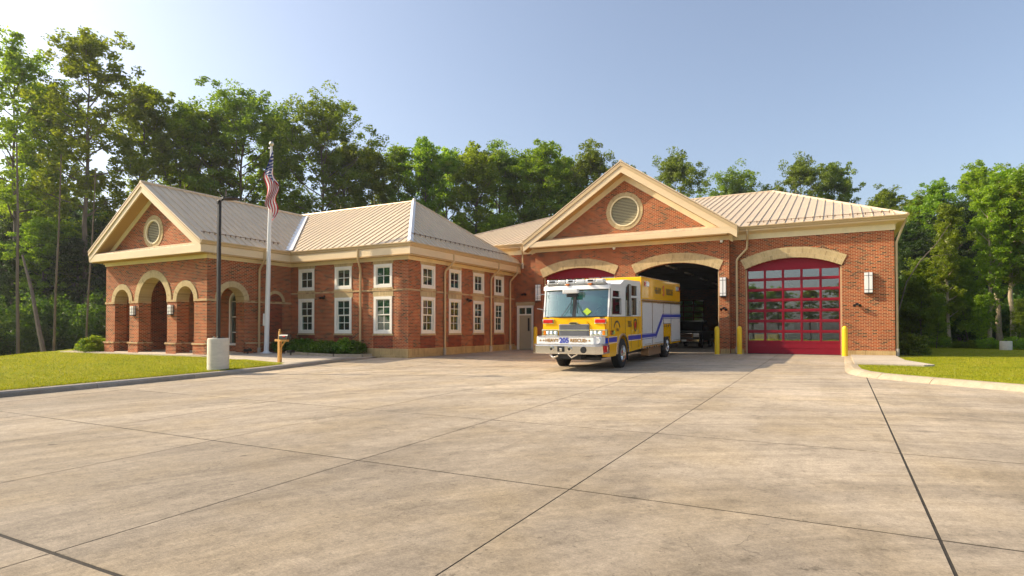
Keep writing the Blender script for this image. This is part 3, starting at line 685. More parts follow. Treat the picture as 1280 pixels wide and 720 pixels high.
# belts, plinth, soldier courses and dark panels on the office wing
B('belt', M['belt'], st, PX+.02, GX0+.03, OY-.03, OY+.02, 3.09, 3.17, bevel=.006); B('belt', M['belt'], st, GX0-.02, GX0+.03, OY+.021, GY-.01, 3.09, 3.17, bevel=.006)
B('plinth', M['plinth'], st, PX+.1, GX0+.025, OY-.025, OY+.02, -.35, .33); B('plinth', M['plinth'], st, GX0-.02, GX0+.025, OY+.021, GY-.01, -.35, .33)
def office_trim(face, c):
    f = (lambda u0, u1, d0, d1, z0, z1: (u0, u1, OY-d1, OY-d0, z0, z1)) if face == 'f' else (lambda u0, u1, d0, d1, z0, z1: (GX0+d0, GX0+d1, u0, u1, z0, z1))
    h = WW/2+.06
    B('lintel', M['tan_brick'], st, *f(c-h, c+h, -.02, .012, 4.40, 4.56))
    B('lintel', M['tan_brick'], st, *f(c-h, c+h, -.02, .012, 2.84, 3.088))
    B('sill', M['tan_brick'], st, *f(c-h, c+h, -.02, .035, 3.172, 3.268)); B('sill', M['tan_brick'], st, *f(c-h, c+h, -.02, .04, .96, 1.045))
    B('apron_panel', M['brick_dark'], st, *f(c-h+.02, c+h-.02, -.02, .006, .332, .958))
def window(face, c, z, rows):
    w = WW; z0, z1 = z
    fn = onY(OY) if face == 'f' else onX(GX0)
    fr = .135
    o = MB().plate([rect(c, w, z), rect(c, w-2*fr, (z0+fr, z1-fr))], fn, -.035, .13).build('window', M['white_trim'], st)
    iw = w-2*fr; a0, a1 = z0+fr, z1-fr
    # inner sash
    if rows == 4:
        mid = (a0+a1)/2
        s1 = MB().plate([rect(c, iw, (mid, a1)), rect(c, iw-.09, (mid+.045, a1-.04))], fn, .03, .07)
        s1.plate([rect(c, iw-.002, (a0, mid+.02)), rect(c, iw-.09, (a0+.05, mid-.02))], fn, .071, .11)
        secs = [(mid+.045, a1-.04, .05), (a0+.05, mid-.02, .09)]
    else:
        s1 = MB().plate([rect(c, iw, (a0, a1)), rect(c, iw-.09, (a0+.045, a1-.045))], fn, .03, .07); secs = [(a0+.045, a1-.045, .05)]
    s1.build('sash', M['white_trim'], o)
    g = MB(); m_ = MB()
    for (b0, b1, d) in secs:
        g.plate([rect(c, iw-.08, (b0-.005, b1+.005))], fn, d, d+.006)
        m_.plate([rect(c, .028, (b0, b1))], fn, d-.018, d-.002); zc = (b0+b1)/2
        m_.plate([rect(c, iw-.088, (zc-.014, zc+.014))], fn, d-.017, d-.003)
    g.build('glass', M['glass'], o); m_.build('muntin', M['white_trim'], o)
    return o
for face, cs in (('f', WF), ('s', WS)):
    for c in cs:
        office_trim(face, c); window(face, c, LZ, 4); window(face, c, UZ, 2)
        # roller blind part way down inside the lower windows
        fn = onY(OY) if face == 'f' else onX(GX0)
        MB().plate([rect(c, .95, (1.98, 2.8))], fn, .2, .21).build('blind', M['inner'], st)

# plinth on the garage
for a, b_, Y in ((-5.39, GB1+.02, GP), (GB1+.021, -4.28, GY), (.22, GX1+.025, GY), (-11.03, -9.97, GP), (GB0-.02, -15.62, GP)):
    B('plinth', M['plinth'], st, a, b_, Y-.025, Y+.02, -.3, .24)
B('plinth', M['plinth'], st, GX0+.026, dX0-.02, GY-.025, GY+.02, -.3, .24)
# service door
o = MB().plate([[(dX0, 0), (dX0, dZ), (dX1, dZ), (dX1, 0), (dX1-.13, 0), (dX1-.13, 2.58), (dX0+.13, 2.58), (dX0+.13, 0)]], onY(GY), -.03, .12).build('service_door', M['white_trim'], st)
B('door_leaf', M['door_paint'], o, dX0+.13, dX1-.13, GY+.05, GY+.10, .01, 2.12, bevel=.004)
B('transom_bar', M['white_trim'], o, dX0+.13, dX1-.13, GY+.03, GY+.11, 2.121, 2.2)
B('transom_post', M['white_trim'], o, (dX0+dX1)/2-.03, (dX0+dX1)/2+.03, GY+.03, GY+.11, 2.201, 2.58)
B('transom_pane', M['glass'], o, dX0+.13, dX1-.13, GY+.08, GY+.085, 2.201, 2.58)
B('vision_pane', M['black'], o, dX1-.42, dX1-.29, GY+.044, GY+.049, 1.15, 1.95)
MB().tube([(dX1-.2, GY+.05, 1.03), (dX1-.2, GY-.02, 1.03), (dX1-.33, GY-.02, 1.03)], .014).build('handle', M['chrome'], o)
B('lintel', M['tan_brick'], st, dX0-.08, dX1+.08, GY-.012, GY+.02, dZ+.002, dZ+.22)

# round vents
def vent(cx, cz, r, Y):
    b = MB(); n = 40
    for i in range(n):
        t0, t1 = 2*pi*i/n, 2*pi*(i+1)/n
        q = [(cx+R*cos(t), cz+R*sin(t)) for R, t in ((r, t0), (r, t1), (r+.22, t1), (r+.22, t0))]
        b.add([(p[0], Y+w, p[1]) for w in (-.02, .05) for p in q], [[0, 1, 2, 3], [7, 6, 5, 4], [3, 2, 6, 7], [0, 4, 5, 1]])
    b.build('vent_surround', M['tan_brick'], st, weld=True, uvfn=lambda x, y, z: (atan2(x-cx, z-cz)*(r+.22), sqrt((x-cx)**2+(z-cz)**2)))
    b = MB(); prof = [(r-.075, .02), (r-.07, -.045), (r, -.05), (r+.015, -.02), (r, .05), (r-.075, .02)]
    fr = MB().lathe(prof, (cx, Y, cz), 40, 'y').build('round_vent', M['frieze'], st, smooth=True)
    nl = int(2*r/.085)
    for i in range(nl):
        z = cz-r+.08+(2*r-.14)*i/(nl-1); h = sqrt(max((r-.05)**2-(z-cz)**2, .0004))
        MB().add([(cx-h, Y+.005, z-.028), (cx+h, Y+.005, z-.028), (cx+h, Y+.07, z+.045), (cx-h, Y+.07, z+.045), (cx-h, Y+.018, z-.028), (cx+h, Y+.018, z-.028), (cx+h, Y+.083, z+.045), (cx-h, Y+.083, z+.045)],
                 [[0, 1, 2, 3], [7, 6, 5, 4], [0, 4, 5, 1], [2, 6, 7, 3]]).build('louver', M['louver'], fr)
    B('backing', M['black'], fr, cx-r, cx+r, Y+.1, Y+.12, cz-r, cz+r)
vent(ventc[0], ventc[1], .84, GP); vent(pv[0], pv[1], .60, PY)

# ------------------------------------------------------------------ cornices and roofs
def run_x(name, m, x0, x1, prof, Y, mitre0=0, mitre1=0, parent=st):
    """profile (d outward, z) swept in X on a wall facing -Y; mitre adds d at the ends"""
    n = len(prof)
    vs = [(x0-mitre0*d, Y-d, z) for d, z in prof]+[(x1+mitre1*d, Y-d, z) for d, z in prof]
    return MB().add(vs, [[i, (i+1) % n, n+(i+1) % n, n+i] for i in range(n)]+[list(range(n)), list(range(n, 2*n))[::-1]]).build(name, m, parent)
def run_y(name, m, y0, y1, prof, X, mitre0=0, mitre1=0, parent=st):
    n = len(prof)
    vs = [(X+d, y0-mitre0*d, z) for d, z in prof]+[(X+d, y1+mitre1*d, z) for d, z in prof]
    return MB().add(vs, [[i, (i+1) % n, n+(i+1) % n, n+i] for i in range(n)]+[list(range(n)), list(range(n, 2*n))[::-1]]).build(name, m, parent)
# office/portico eaves (wall tops at 4.55)
FR = [(0, 4.55), (.04, 4.55), (.045, 4.6), (.06, 4.72), (0, 4.72)]
SO = [(-.1, 4.72), (.48, 4.72), (.48, 4.76), (-.1, 4.76)]
FA = [(.42, 4.70), (.45, 4.70), (.45, 5.10), (.42, 5.10)]
GU = [(.43, 5.101), (.455, 5.101), (.50, 5.13), (.52, 5.22), (.56, 5.25), (.56, 5.29), (.43, 5.29)]
for nm, m, p in (('frieze', M['frieze'], FR), ('soffit', M['soffit'], [(a, z) for a, z in SO]), ('fascia', M['fascia'], FA), ('gutter', M['gutter'], GU)):
    run_x(nm, m, PX+.0, GX0, p, OY, -1, 1); run_y(nm, m, OY, GY-.01, p, GX0, 1, 0)
    run_y(nm, m, PY-{'gutter': .66, 'fascia': .019}.get(nm, 0), OY, p, PX, 0 if nm in ('gutter', 'fascia') else 1, -1)
    if nm in ('frieze', 'soffit'):
        run_x(nm, m, PXL, PX, p, PY, 1, 1)
# portico pediment
pc = -29.73; ov = .55
px0, px1 = PXL-.45, PX+.45
def pediment(cx, x0, x1, Yw, ov, zb, zt_, ztip, zapex, rth, wall_z, names, boardth=.28):
    Yf = Yw-ov
    # horizontal cornice box with a small metal skirt roof
    B('cornice', M['fascia'], st, x0+.008, x1-.008, Yf+.006, Yw-.02, zb, zt_, bevel=.01)
    n = int((x1-x0-1.2)/.42)
    for i in range(n):
        a = x0+.6+(x1-x0-1.2)*i/n; b_ = x0+.6+(x1-x0-1.2)*(i+1)/n
        MB().add([(a, Yf+.02, zt_+.005), (b_-.02, Yf+.02, zt_+.005), (b_-.02, Yw-.02, zt_+.22), (a, Yw-.02, zt_+.22), (a, Yf+.02, zt_+.025), (b_-.02, Yf+.02, zt_+.025), (b_-.02, Yw-.02, zt_+.24), (a, Yw-.02, zt_+.24)],
                 [[0, 1, 5, 4], [4, 5, 6, 7], [1, 2, 6, 5], [0, 4, 7, 3]]).box(a-.012, a+.012, Yf+.02, Yf+.04, zt_, zt_+.06).build('skirt_panel', M['roof'], st)
    s = (zapex-ztip)/((x1-x0)/2)
    def rake(d0, d1, y0, y1, name, m, inset=0):
        # d = vertical depth below the roof line
        for sg in (-1, 1):
            xe = x0 if sg < 0 else x1
            xi = xe-sg*inset
            zz = ztip+s*inset
            q = [(xi, zz-d0), (cx, zapex-d0), (cx, zapex-d1), (xi, zz-d1)]
            MB().add([(p[0], y, p[1]) for y in (y0, y1) for p in q], [[0, 1, 2, 3], [7, 6, 5, 4], [0, 4, 5, 1], [1, 5, 6, 2], [2, 6, 7, 3], [3, 7, 4, 0]]).build(name, m, st)
    rake(.0, rth*.36, Yf-.05, Yf+.1, 'rake_moulding', M['gutter'])
    rake(rth*.36, rth, Yf-.01, Yf+.06, 'rake_board', M['fascia'], inset=.004)
    rake(rth-.03, rth-.004, Yf+.061, Yw+.02, 'rake_soffit', M['soffit'], inset=.02)
    # cream board on the brick
    ins = (rth)/s
    rake(rth, rth+boardth, Yw-.035, Yw+.02, 'rake_frieze', M['frieze'], inset=ins*.35)
    return s
pediment(pc, px0, px1, PY, .62, 4.74, 5.10, 5.22, 8.36, .44, 0, None, .27)
gx0, gx1 = -16.62, -4.46
pediment(gc, gx0, gx1, GP, .62, 6.13, 6.42, 6.45, 10.50, .56, 0, None, .33)
for xc, Yw, zz in ((px0, PY, 5.101), (px1, PY, 5.101), (gx0, GP, 6.421), (gx1, GP, 6.421)):
    sg = 1 if xc in (px0, gx0) else -1
    B('eave_return', M['fascia'], st, xc+sg*.012, xc+sg*.62, Yw-.59, Yw-.03, zz, zz+.10)
# garage eaves
GFR = [(0, EV), (.05, EV), (.05, 6.15), (0, 6.15)]
GCR = [(-.02, 6.151), (.07, 6.151), (.14, 6.2), (.36, 6.24), (.42, 6.28), (.42, 6.32), (-.02, 6.32)]
GGU = [(.38, 6.321), (.43, 6.321), (.47, 6.35), (.50, 6.43), (.54, 6.46), (.54, 6.50), (.38, 6.50)]
for nm, m, p in (('frieze', M['frieze'], GFR), ('crown_moulding', M['fascia'], GCR), ('gutter', M['gutter'], GGU)):
    run_x(nm, m, GB1+.0, GX1, p, GY, 0, 1); run_y(nm, m, GY, 63.3, p, GX1, 1, 0)
    run_x(nm, m, -26, GB0+.0, p, GY, 1, 0)
run_x('frieze', M['frieze'], GB0, GB1, GFR, GP, 1, 1)
run_x('soffit', M['soffit'], GB0, GB1, [(0, 6.09), (.6, 6.09), (.6, 6.129), (0, 6.129)], GP, 0, 0)

def clip(poly, u, keep):
    out = []
    for i in range(len(poly)):
        a, b_ = poly[i], poly[(i+1) % len(poly)]
        ia = (a[0]-u)*keep >= 0; ib = (b_[0]-u)*keep >= 0
        if ia: out.append(a)
        if ia != ib:
            t = (u-a[0])/(b_[0]-a[0]); out.append((u, a[1]+t*(b_[1]-a[1])))
    return out
def roof_face(root, pts, e, sp, m, first=0.0, rib=.055):
    P = [Vector(p) for p in pts]; n = Vector((0, 0, 0))
    for i in range(1, len(P)-1): n += (P[i]-P[0]).cross(P[i+1]-P[0])
    n.normalize(); n = n if n.z > 0 else -n
    u = Vector(e).normalized(); u = (u-n*u.dot(n)).normalized(); v = n.cross(u); v = v if v.z > 0 else -v
    O = P[0]; poly = [((p-O).dot(u), (p-O).dot(v)) for p in P]
    lo = min(p[0] for p in poly); hi = max(p[0] for p in poly); k = lo+first
    W3 = lambda a, b_, h: O+u*a+v*b_+n*h
    while k < hi-.01:
        a, c = max(k, lo), min(k+sp, hi)
        q = clip(clip(poly, a, 1), c, -1)
        if len(q) >= 3:
            mb = MB(); m_ = len(q)
            mb.add([W3(x, y, 0) for x, y in q]+[W3(x, y, .02) for x, y in q], [list(range(m_))[::-1], list(range(m_, 2*m_))]+[[i, (i+1) % m_, m_+(i+1) % m_, m_+i] for i in range(m_)])
            yy = [y for x, y in q if abs(x-a) < 1e-6]
            if len(yy) >= 2 and max(yy)-min(yy) > .1:
                y0, y1 = min(yy), max(yy)
                mb.add([W3(a+dx, y, h) for y in (y0, y1) for dx, h in ((-.014, .01), (.014, .01), (.014, rib), (-.014, rib))], [[0, 1, 2, 3], [7, 6, 5, 4], [0, 4, 5, 1], [1, 5, 6, 2], [2, 6, 7, 3], [3, 7, 4, 0]])
            mb.build('roof_panel', m, root)
        k += sp
def deck(pts):
    return MB().add(pts, [list(range(len(pts)))])
def cap(pts, m, w=.16, name='ridge_cap', parent=st, h=.07):
    return MB().tube([Vector(p)+Vector((0, 0, h-.05)) for p in pts], w/2, 8).build(name, m, parent, smooth=True)

# office hip roof
ez = 5.27; OR = (-21.5, 27.75, 8.62)
oF = (GX0+.5, OY-.5, ez); oR = (GX0+.5, 33.35, ez)
ORl = (-34.0, 27.75, 8.62); oFL = (-38.9, OY-.5, ez); oRL = (-38.9, 33.8, ez)
roof = MB().add([oF, oR, OR, ORl, oFL, oRL], [[0, 1, 2], [4, 0, 2, 3], [5, 4, 3], [1, 5, 3, 2]]).build('roof', M['gutter'], st)
PAP = (pc, PY-.62, 8.36); pslope = (8.36-5.22)/((px1-px0)/2)
# where the portico roof meets the office front slope
osl = (8.62-ez)/(27.75-(OY-.5))
yv = OY-.5+(8.36-ez)/osl; yve = OY-.5+.0
roof_face(roof, [(px1, OY-.5, ez), oF, OR, ORl, (pc-.5, 27.75, 8.62), (pc, yv, 8.36)], (1, 0, 0), .42, M['roof'], .1)
roof_face(roof, [oF, oR, OR], (0, 1, 0), .42, M['roof'], .15)
roof_face(roof, [oFL, (px0, OY-.5, ez), (pc, yv, 8.36), (pc-.5, 27.75, 8.62), ORl], (1, 0, 0), .42, M['roof'])
for p, q in ((oF, OR),):
    MB().add([(p[0]-.16, p[1]-.02, p[2]+.03), (p[0]+.02, p[1]+.20, p[2]+.03), (q[0]+.02, q[1]+.14, q[2]+.06), (q[0]-.16, q[1]-.02, q[2]+.06), (p[0]-.06, p[1]+.09, p[2]+.12), (q[0]-.07, q[1]+.06, q[2]+.17)],
             [[0, 4, 5, 3], [4, 1, 2, 5], [0, 1, 4], [3, 5, 2]]).build('hip_cap', M['white_metal'], roof)
cap([OR, oR], M['roof'], .14, 'hip_cap', roof); cap([OR, ORl], M['roof'], .16, 'ridge_cap', roof)
for x in (-24.5, -27.2): MB().tube([(x, 27.75, 8.65), (x, 27.75, 9.0)], .008, 5).build('lightning_rod', M['gutter'], roof)
MB().lathe([(0, .17), (.07, .14), (.09, .06), (.09, 0)], (OR[0], OR[1], OR[2]+.05), 12).build('finial', M['white_metal'], roof)
# portico gable roof
PZ = 5.22+.03
pr = MB().add([(px1, PY-.67, PZ), (px1, OY-.5, PZ), (pc, yv, 8.38), (pc, PY-.67, 8.38), (px0, PY-.67, PZ), (px0, OY-.5, PZ)], [[0, 1, 2, 3], [4, 3, 2, 5]]).build('roof', M['gutter'], st)
roof_face(pr, [(px1, PY-.67, PZ), (px1, OY-.5, PZ), (pc, yv, 8.38), (pc, PY-.67, 8.38)], (0, 1, 0), .42, M['roof'])
roof_face(pr, [(px0, PY-.67, PZ), (px0, OY-.5, PZ), (pc, yv, 8.38), (pc, PY-.67, 8.38)], (0, 1, 0), .42, M['roof'])
cap([(pc, PY-.68, 8.40), (pc, yv+.1, 8.40)], M['roof'], .15, 'ridge_cap', pr)
v0, v1 = Vector((px1+.02, OY-.5, ez+.03)), Vector((pc, yv, 8.40))
MB().add([v0+Vector((-.17, -.16, .08)), v0+Vector((.18, .0, .08)), v1+Vector((.18, .0, .08)), v1+Vector((-.12, -.2, .07)), v0+Vector((0, -.08, .05)), v1+Vector((0, -.1, .05))], [[0, 4, 5, 3], [4, 1, 2, 5]]).build('valley_flashing', M['white_metal'], pr)
for y in (19.2, 22.8): MB().tube([(pc, y, 8.42), (pc, y, 8.75)], .008, 5).build('lightning_rod', M['gutter'], pr)
# snow rails
def snow_rail(p, q, n, root):
    p, q = Vector(p), Vector(q); b = MB().tube([p, q], .016, 6)
    for i in range(n):
        c = p.lerp(q, (i+.5)/n); b.box(c.x-.02, c.x+.02, c.y-.02, c.y+.02, c.z-.09, c.z+.03)
    b.build('snow_rail', M['snow'], root)
snow_rail((px1-.62, PY-.2, PZ+.62*pslope+.1), (px1-.62, OY-.6, PZ+.62*pslope+.1), 16, pr)
os2 = (8.62-ez)/(oF[0]-OR[0])
snow_rail((oF[0]-.62, oF[1]+.9, ez+.62*os2+.1), (oF[0]-.62, oR[1]-.9, ez+.62*os2+.1), 22, roof)

# garage roof
gz = 6.46; RP = (-4.19, 48.0, 11.41); gR = (GX1+.5, GY-.5, gz)
gsl = (11.41-gz)/(48-(GY-.5))
GL = (-26.5, GY-.5, gz); RL = (-19.5, 48.0, 11.41); gRR = (GX1+.5, 63.5, gz); gLR = (-26.5, 63.5, gz)
gr = MB().add([gR, gRR, RP, RL, GL, gLR], [[0, 1, 2], [4, 0, 2, 3], [5, 4, 3], [1, 5, 3, 2]]).build('roof', M['gutter'], st)
gs = (10.50-6.45)/((gx1-gx0)/2)
def yg(z): return GY-.5+(z-gz)/gsl
roof_face(gr, [(gx1, GY-.5, gz), gR, RP, (gc, 48, 11.41), (gc, yg(10.5), 10.5)], (1, 0, 0), .42, M['roof'], .2, rib=.065)
roof_face(gr, [GL, (gx0, GY-.5, gz), (gc, yg(10.5), 10.5), (gc, 48, 11.41), RL], (1, 0, 0), .42, M['roof'], .1)
roof_face(gr, [gR, gRR, RP], (0, 1, 0), .42, M['roof'])
g2 = MB().add([(gx1, GP-.67, 6.47), (gx1, GY-.5, 6.47), (gc, yg(10.5), 10.52), (gc, GP-.67, 10.52), (gx0, GP-.67, 6.47), (gx0, GY-.5, 6.47)], [[0, 1, 2, 3], [4, 3, 2, 5]]).build('roof', M['gutter'], st)
roof_face(g2, [(gx1, GP-.67, 6.475), (gx1, GY-.4, 6.475), (gc, yg(10.5), 10.525), (gc, GP-.67, 10.525)], (0, 1, 0), .42, M['roof'])
roof_face(g2, [(gx0, GP-.67, 6.475), (gx0, GY-.4, 6.475), (gc, yg(10.5), 10.525), (gc, GP-.67, 10.525)], (0, 1, 0), .42, M['roof'])
cap([(gc, GP-.68, 10.54), (gc, yg(10.5), 10.54)], M['roof'], .15, 'ridge_cap', g2)
cap([gR, RP], M['roof'], .16, 'hip_cap', gr); cap([RP, RL], M['roof'], .16, 'ridge_cap', gr); cap([RL, GL], M['roof'], .14, 'hip_cap', gr)
for p in ((gR, RP, .93), (gR, RP, .75)):
    c = Vector(p[0]).lerp(Vector(p[1]), p[2]); MB().tube([c, c+Vector((0, 0, .35))], .009, 5).build('lightning_rod', M['gutter'], gr)
snow_rail((gx1+.3, GY+.35, gz+.85*gsl+.1), (gR[0]-.5, GY+.35, gz+.85*gsl+.1), 20, gr)

# downspouts
def downspout(pts, base=None):
    b = MB().tube(pts, .055, 8); o = b.build('downspout', M['gutter'], st, smooth=True)
    x, y, z = pts[-1]
    MB().lathe([(.075, 0), (.085, .3), (.06, .34)], (x, y, z), 10).build('boot', M['walk'], o)
for y in (25.35, 30.0, 32.3):
    X = GX0
    downspout([(X+.47, y+.25, 5.12), (X+.47, y+.25, 4.72), (X+.40, y+.2, 4.6), (X+.12, y+.02, 4.25), (X+.09, y, 4.1), (X+.09, y, -.05)])
downspout([(-20.45, OY-.47, 5.12), (-20.45, OY-.47, 4.72), (-20.5, OY-.4, 4.6), (-20.62, OY-.12, 4.25), (-20.63, OY-.09, 4.1), (-20.63, OY-.09, -.05)])
downspout([(PX+.47, 20.4, 5.12), (PX+.47, 20.4, 4.72), (PX+.4, 20.4, 4.6), (PX+.12, 20.4, 4.25), (PX+.1, 20.4, 4.1), (PX+.1, 20.4, -.0)])
downspout([(-4.05, GY-.45, 6.32), (-4.05, GY-.45, 6.1), (-4.1, GY-.12, 5.8), (-4.12, GY-.1, 5.4), (-4.55, GY-.1, 4.95), (-4.62, GY-.1, 4.8), (-4.62, GY-.1, .02)])
downspout([(-17.0, GY-.45, 6.32), (-17.0, GY-.45, 6.1), (-17.1, GY-.12, 5.8), (-17.1, GY-.1, 5.1), (-17.1, GY-.1, 5.0)])
downspout([(GX1+.45, GY+.1, 6.3), (GX1+.3, GY+.1, 5.9), (GX1+.09, GY+.1, 5.3), (GX1+.09, GY+.1, .02)])

# wall lights
def sconce(x, Y, z0, z1, w, d):
    o = B('wall_light', M['lamp_white'], st, x-w/2, x+w/2, Y-d, Y-.02, z0, z1, bevel=.01)
    b = MB()
    for z in (z0+.14, z1-.14): b.box(x-w/2-.008, x+w/2+.008, Y-d-.008, Y-.015, z-.008, z+.008)
    b.box(x-.008, x+.008, Y-d-.009, Y-d+.002, z0, z1); b.box(x-w/2-.01, x+w/2+.01, Y-d-.01, Y-.01, z0-.05, z0); b.box(x-w/2-.01, x+w/2+.01, Y-.02, Y+.0, z0-.04, z1+.02)
    b.build('lamp_frame', M['bronze'], o)
sconce(1.25, GY, 2.98, 3.93, .33, .18); sconce(-5.24, GP, 2.98, 3.93, .30, .18); sconce(-15.86, GP, 2.98, 3.93, .30, .18)
sconce(-31.33, PY, 1.98, 2.42, .26, .15); sconce(-28.2, PY, 1.98, 2.42, .26, .15)
def flood(x, y, z, face='y'):
    o = MB().lathe([(0, 0), (.07, 0), (.07, .03), (0, .03)], (x, y, z), 12, 'y' if face == 'y' else 'x').build('security_light', M['bronze'], st)
    b = MB()
    for s in (-1, 1):
        p = (x+s*.07, y-.1, z-.02) if face == 'y' else (x+.1, y+s*.07, z-.02)
        q = (x+s*.12, y-.2, z-.08) if face == 'y' else (x+.2, y+s*.12, z-.08)
        b.tube([(x, y, z), p], .02, 6).tube([p, q], [.04, .075], 10)
    b.build('lamp_head', M['bronze'], o)
flood(.78, GY-.01, 2.45); flood(-5.2, GP-.01, 2.35); flood(-17.0, GY-.01, 3.45)
flood(-23.15, OY-.01, 2.92); flood(GX0+.01, 27.6, 2.88, 'x')
for x in (-5.3, -11.1): MB().lathe([(0, -.09), (.06, -.07), (.08, 0), (.08, .04), (0, .04)], (x, GP-.1, 5.83), 14).build('camera_dome', M['lamp_white'], st, smooth=True)

# lights on in the bays: weak strip lamps as in the photograph
for x in (-13.4, -7.6, -2.2):
    for y in (38, 48):
        l = bpy.data.lights.new('bay_lamp', 'AREA'); l.energy = 10; l.size = 2.2; l.color = (1, .95, .85)
        lo = bpy.data.objects.new('bay_lamp', l); COL.objects.link(lo); lo.parent = st; lo.location = Vector((x-1.3, y, 4.95))-OFF[st]

# ------------------------------------------------------------------ street furniture
def text(parent, s, size, loc, m, facing='front', depth=.004, name='lettering', bold=0., spacing=1.0, sx=1.0):
    c = bpy.data.curves.new(name, 'FONT'); c.body = s; c.size = size; c.extrude = depth; c.offset = bold
    c.align_x = 'CENTER'; c.align_y = 'CENTER'; c.space_character = spacing
    t = bpy.data.objects.new(name, c)
    me = bpy.data.meshes.new_from_object(t); bpy.data.objects.remove(t); bpy.data.curves.remove(c)
    R = Matrix.Rotation(pi/2, 4, 'X') if facing == 'front' else Matrix.Rotation(pi/2, 4, 'Z') @ Matrix.Rotation(pi/2, 4, 'X')
    me.transform(Matrix.Translation(Vector(loc)) @ R @ Matrix.Scale(sx, 4, (1, 0, 0)))
    me.materials.append(m); me.name = name
    o = bpy.data.objects.new(name, me); COL.objects.link(o); o.parent = parent; return o

for x, y, lab in ((.25, 32.15, 'yellow bollard at the right jamb of the closed right bay door'), (-4.40, 32.15, 'yellow bollard at the left jamb of the closed right bay door, beside the downspout'),
                  (-5.42, 31.75, 'yellow bollard at the right side of the open middle bay'), (-15.75, 31.9, 'yellow bollard mostly hidden behind the truck front, left of the left bay')):
    t = thing('bollard', (x, y, za(x, y)-.01), label=lab, cat='bollard', group='yellow bollards guarding the bay doors')
    MB().lathe([(.0, 1.44), (.05, 1.43), (.09, 1.39), (.115, 1.33), (.12, 1.27), (.12, 0)], seg=20).build('post', M['bollard'], t, smooth=True)
    MB().lathe([(.17, 0), (.165, .025), (.122, .03)], seg=20).build('footing', M['walk'], t)

# lamp post on a round concrete base
t = thing('lamp_post', (-20.06, 14.3, zl(-20.06, 14.3)-.03), label='dark lamp post on a round white concrete base in the left lawn', cat='lamp post')
MB().lathe([(0, 1.19), (.34, 1.19), (.365, 1.165), (.37, 1.1), (.37, 0)], seg=40).build('concrete_base', M['precast'], t, smooth=True)
MB().box(-.15, .15, -.15, .15, 1.19, 1.22).box(-.055, .055, -.055, .055, 1.22, 6.28).build('pole', M['bronze'], t, bevel=.006)
for a in (-.11, .11):
    for c in (-.11, .11): MB().lathe([(0, .04), (.018, .04), (.018, 0)], (a, c, 1.22), 6).build('anchor_nut', M['chrome'], t)
MB().box(-.06, .06, -.1, .02, 6.16, 6.26).tube([(0, 0, 6.22), (.16, .05, 6.30)], .03, 6).build('arm', M['bronze'], t)
MB().plate([[(.14, -.12), (.30, -.19), (.68, -.19), (.74, -.12), (.74, .12), (.68, .19), (.30, .19), (.14, .12)]], lambda u, v, w: (u*cos(.3)-v*sin(.3), u*sin(.3)+v*cos(.3), 6.29+w), 0, .07).build('lamp_head', M['bronze'], t)
t = thing('concrete_plinth', (8.95, 46.6, -.02), label='short round white concrete lamp base standing alone at the far wood edge', cat='plinth')
MB().lathe([(0, .56), (.29, .56), (.31, .53), (.31, 0)], seg=28).build('concrete_base', M['precast'], t, smooth=True)
MB().box(-.05, .05, -.05, .05, .56, .6).build('base_plate', M['bronze'], t)

# flagpole and hanging flag
fx, fy = -24.73, 20.24
t = thing('flagpole', (fx, fy, zw(fx, fy)), (-.009, .016, 0), label='tall white tapered flagpole with a ball on top beside the planting bed', cat='flagpole')
MB().tube([(0, 0, 0), (0, 0, 3), (0, 0, 6), (0, 0, 8), (0, 0, 10.2)], [.115, .112, .09, .07, .052], 20).build('pole', M['pole_white'], t, smooth=True)
MB().lathe([(.30, 0), (.28, .035), (.17, .05), (.13, .10), (.115, .11)], seg=26).build('flash_collar', M['pole_white'], t, smooth=True)
MB().lathe([(0, .26), (.06, .25), (.1, .2), (.115, .14), (.1, .08), (.05, .03), (.03, 0)], (0, 0, 10.2), 18).build('ball', M['gold'], t, smooth=True)
MB().tube([(0, -.06, 10.1), (0, -.14, 10.1)], .03, 8).build('pulley', M['chrome'], t)
MB().tube([(.07, -.11, 10.1), (.12, -.14, 5), (.14, -.16, 1.3)], .006, 4).build('halyard', M['pole_white'], t)
B('halyard_box', M['pole_white'], t, -.2, -.1, -.09, .06, 1.35, 1.95, bevel=.01)
# flag: cloth hanging limp, thirteen stripes and a starred canton, real folds
fl = thing('flag', (fx+.12, fy+.07, zw(fx, fy)), (0, 0, radians(51)), label='striped and starred national flag hanging limp from the white flagpole', cat='flag')
def flagpt(u, v):      # u along the fly, v down the hoist
    k = ss(u/.22); ph = 2*pi*(u*1.5+v*1.1)
    z = 10.12-1.5*v*(1-.35*u)-2.62*u**.9+.05*sin(ph+1)*k
    wid = .42*sin(pi*min(.22+u*.56, 1))
    x = .12-.1*u+.74*wid*k*(2*v-1)*.9+.10*sin(ph)*k-.06*ss((u-.6)/.4)
    y = -.13-.11*(1+cos(2*pi*(v*1.9+u*.9)))*k
    return (x, y, z)
NU, NV = 48, 39
def cell(i0, i1, j0, j1): 
    vs = [flagpt(i/NU, j/NV) for j in range(j0, j1+1) for i in range(i0, i1+1)]; w = i1-i0+1
    return vs, [[j*w+i, j*w+i+1, (j+1)*w+i+1, (j+1)*w+i] for j in range(j1-j0) for i in range(i1-i0)]
for k in range(13):
    i0 = 19 if k < 7 else 0
    vs, fs = cell(i0, NU, k*3, k*3+3)
    MB().add(vs, fs).build('stripe', M['flag_red'] if k % 2 == 0 else M['flag_white'], fl, smooth=True)
vs, fs = cell(0, 19, 0, 21); MB().add(vs, fs).build('canton', M['flag_blue'], fl, smooth=True)
b = MB()
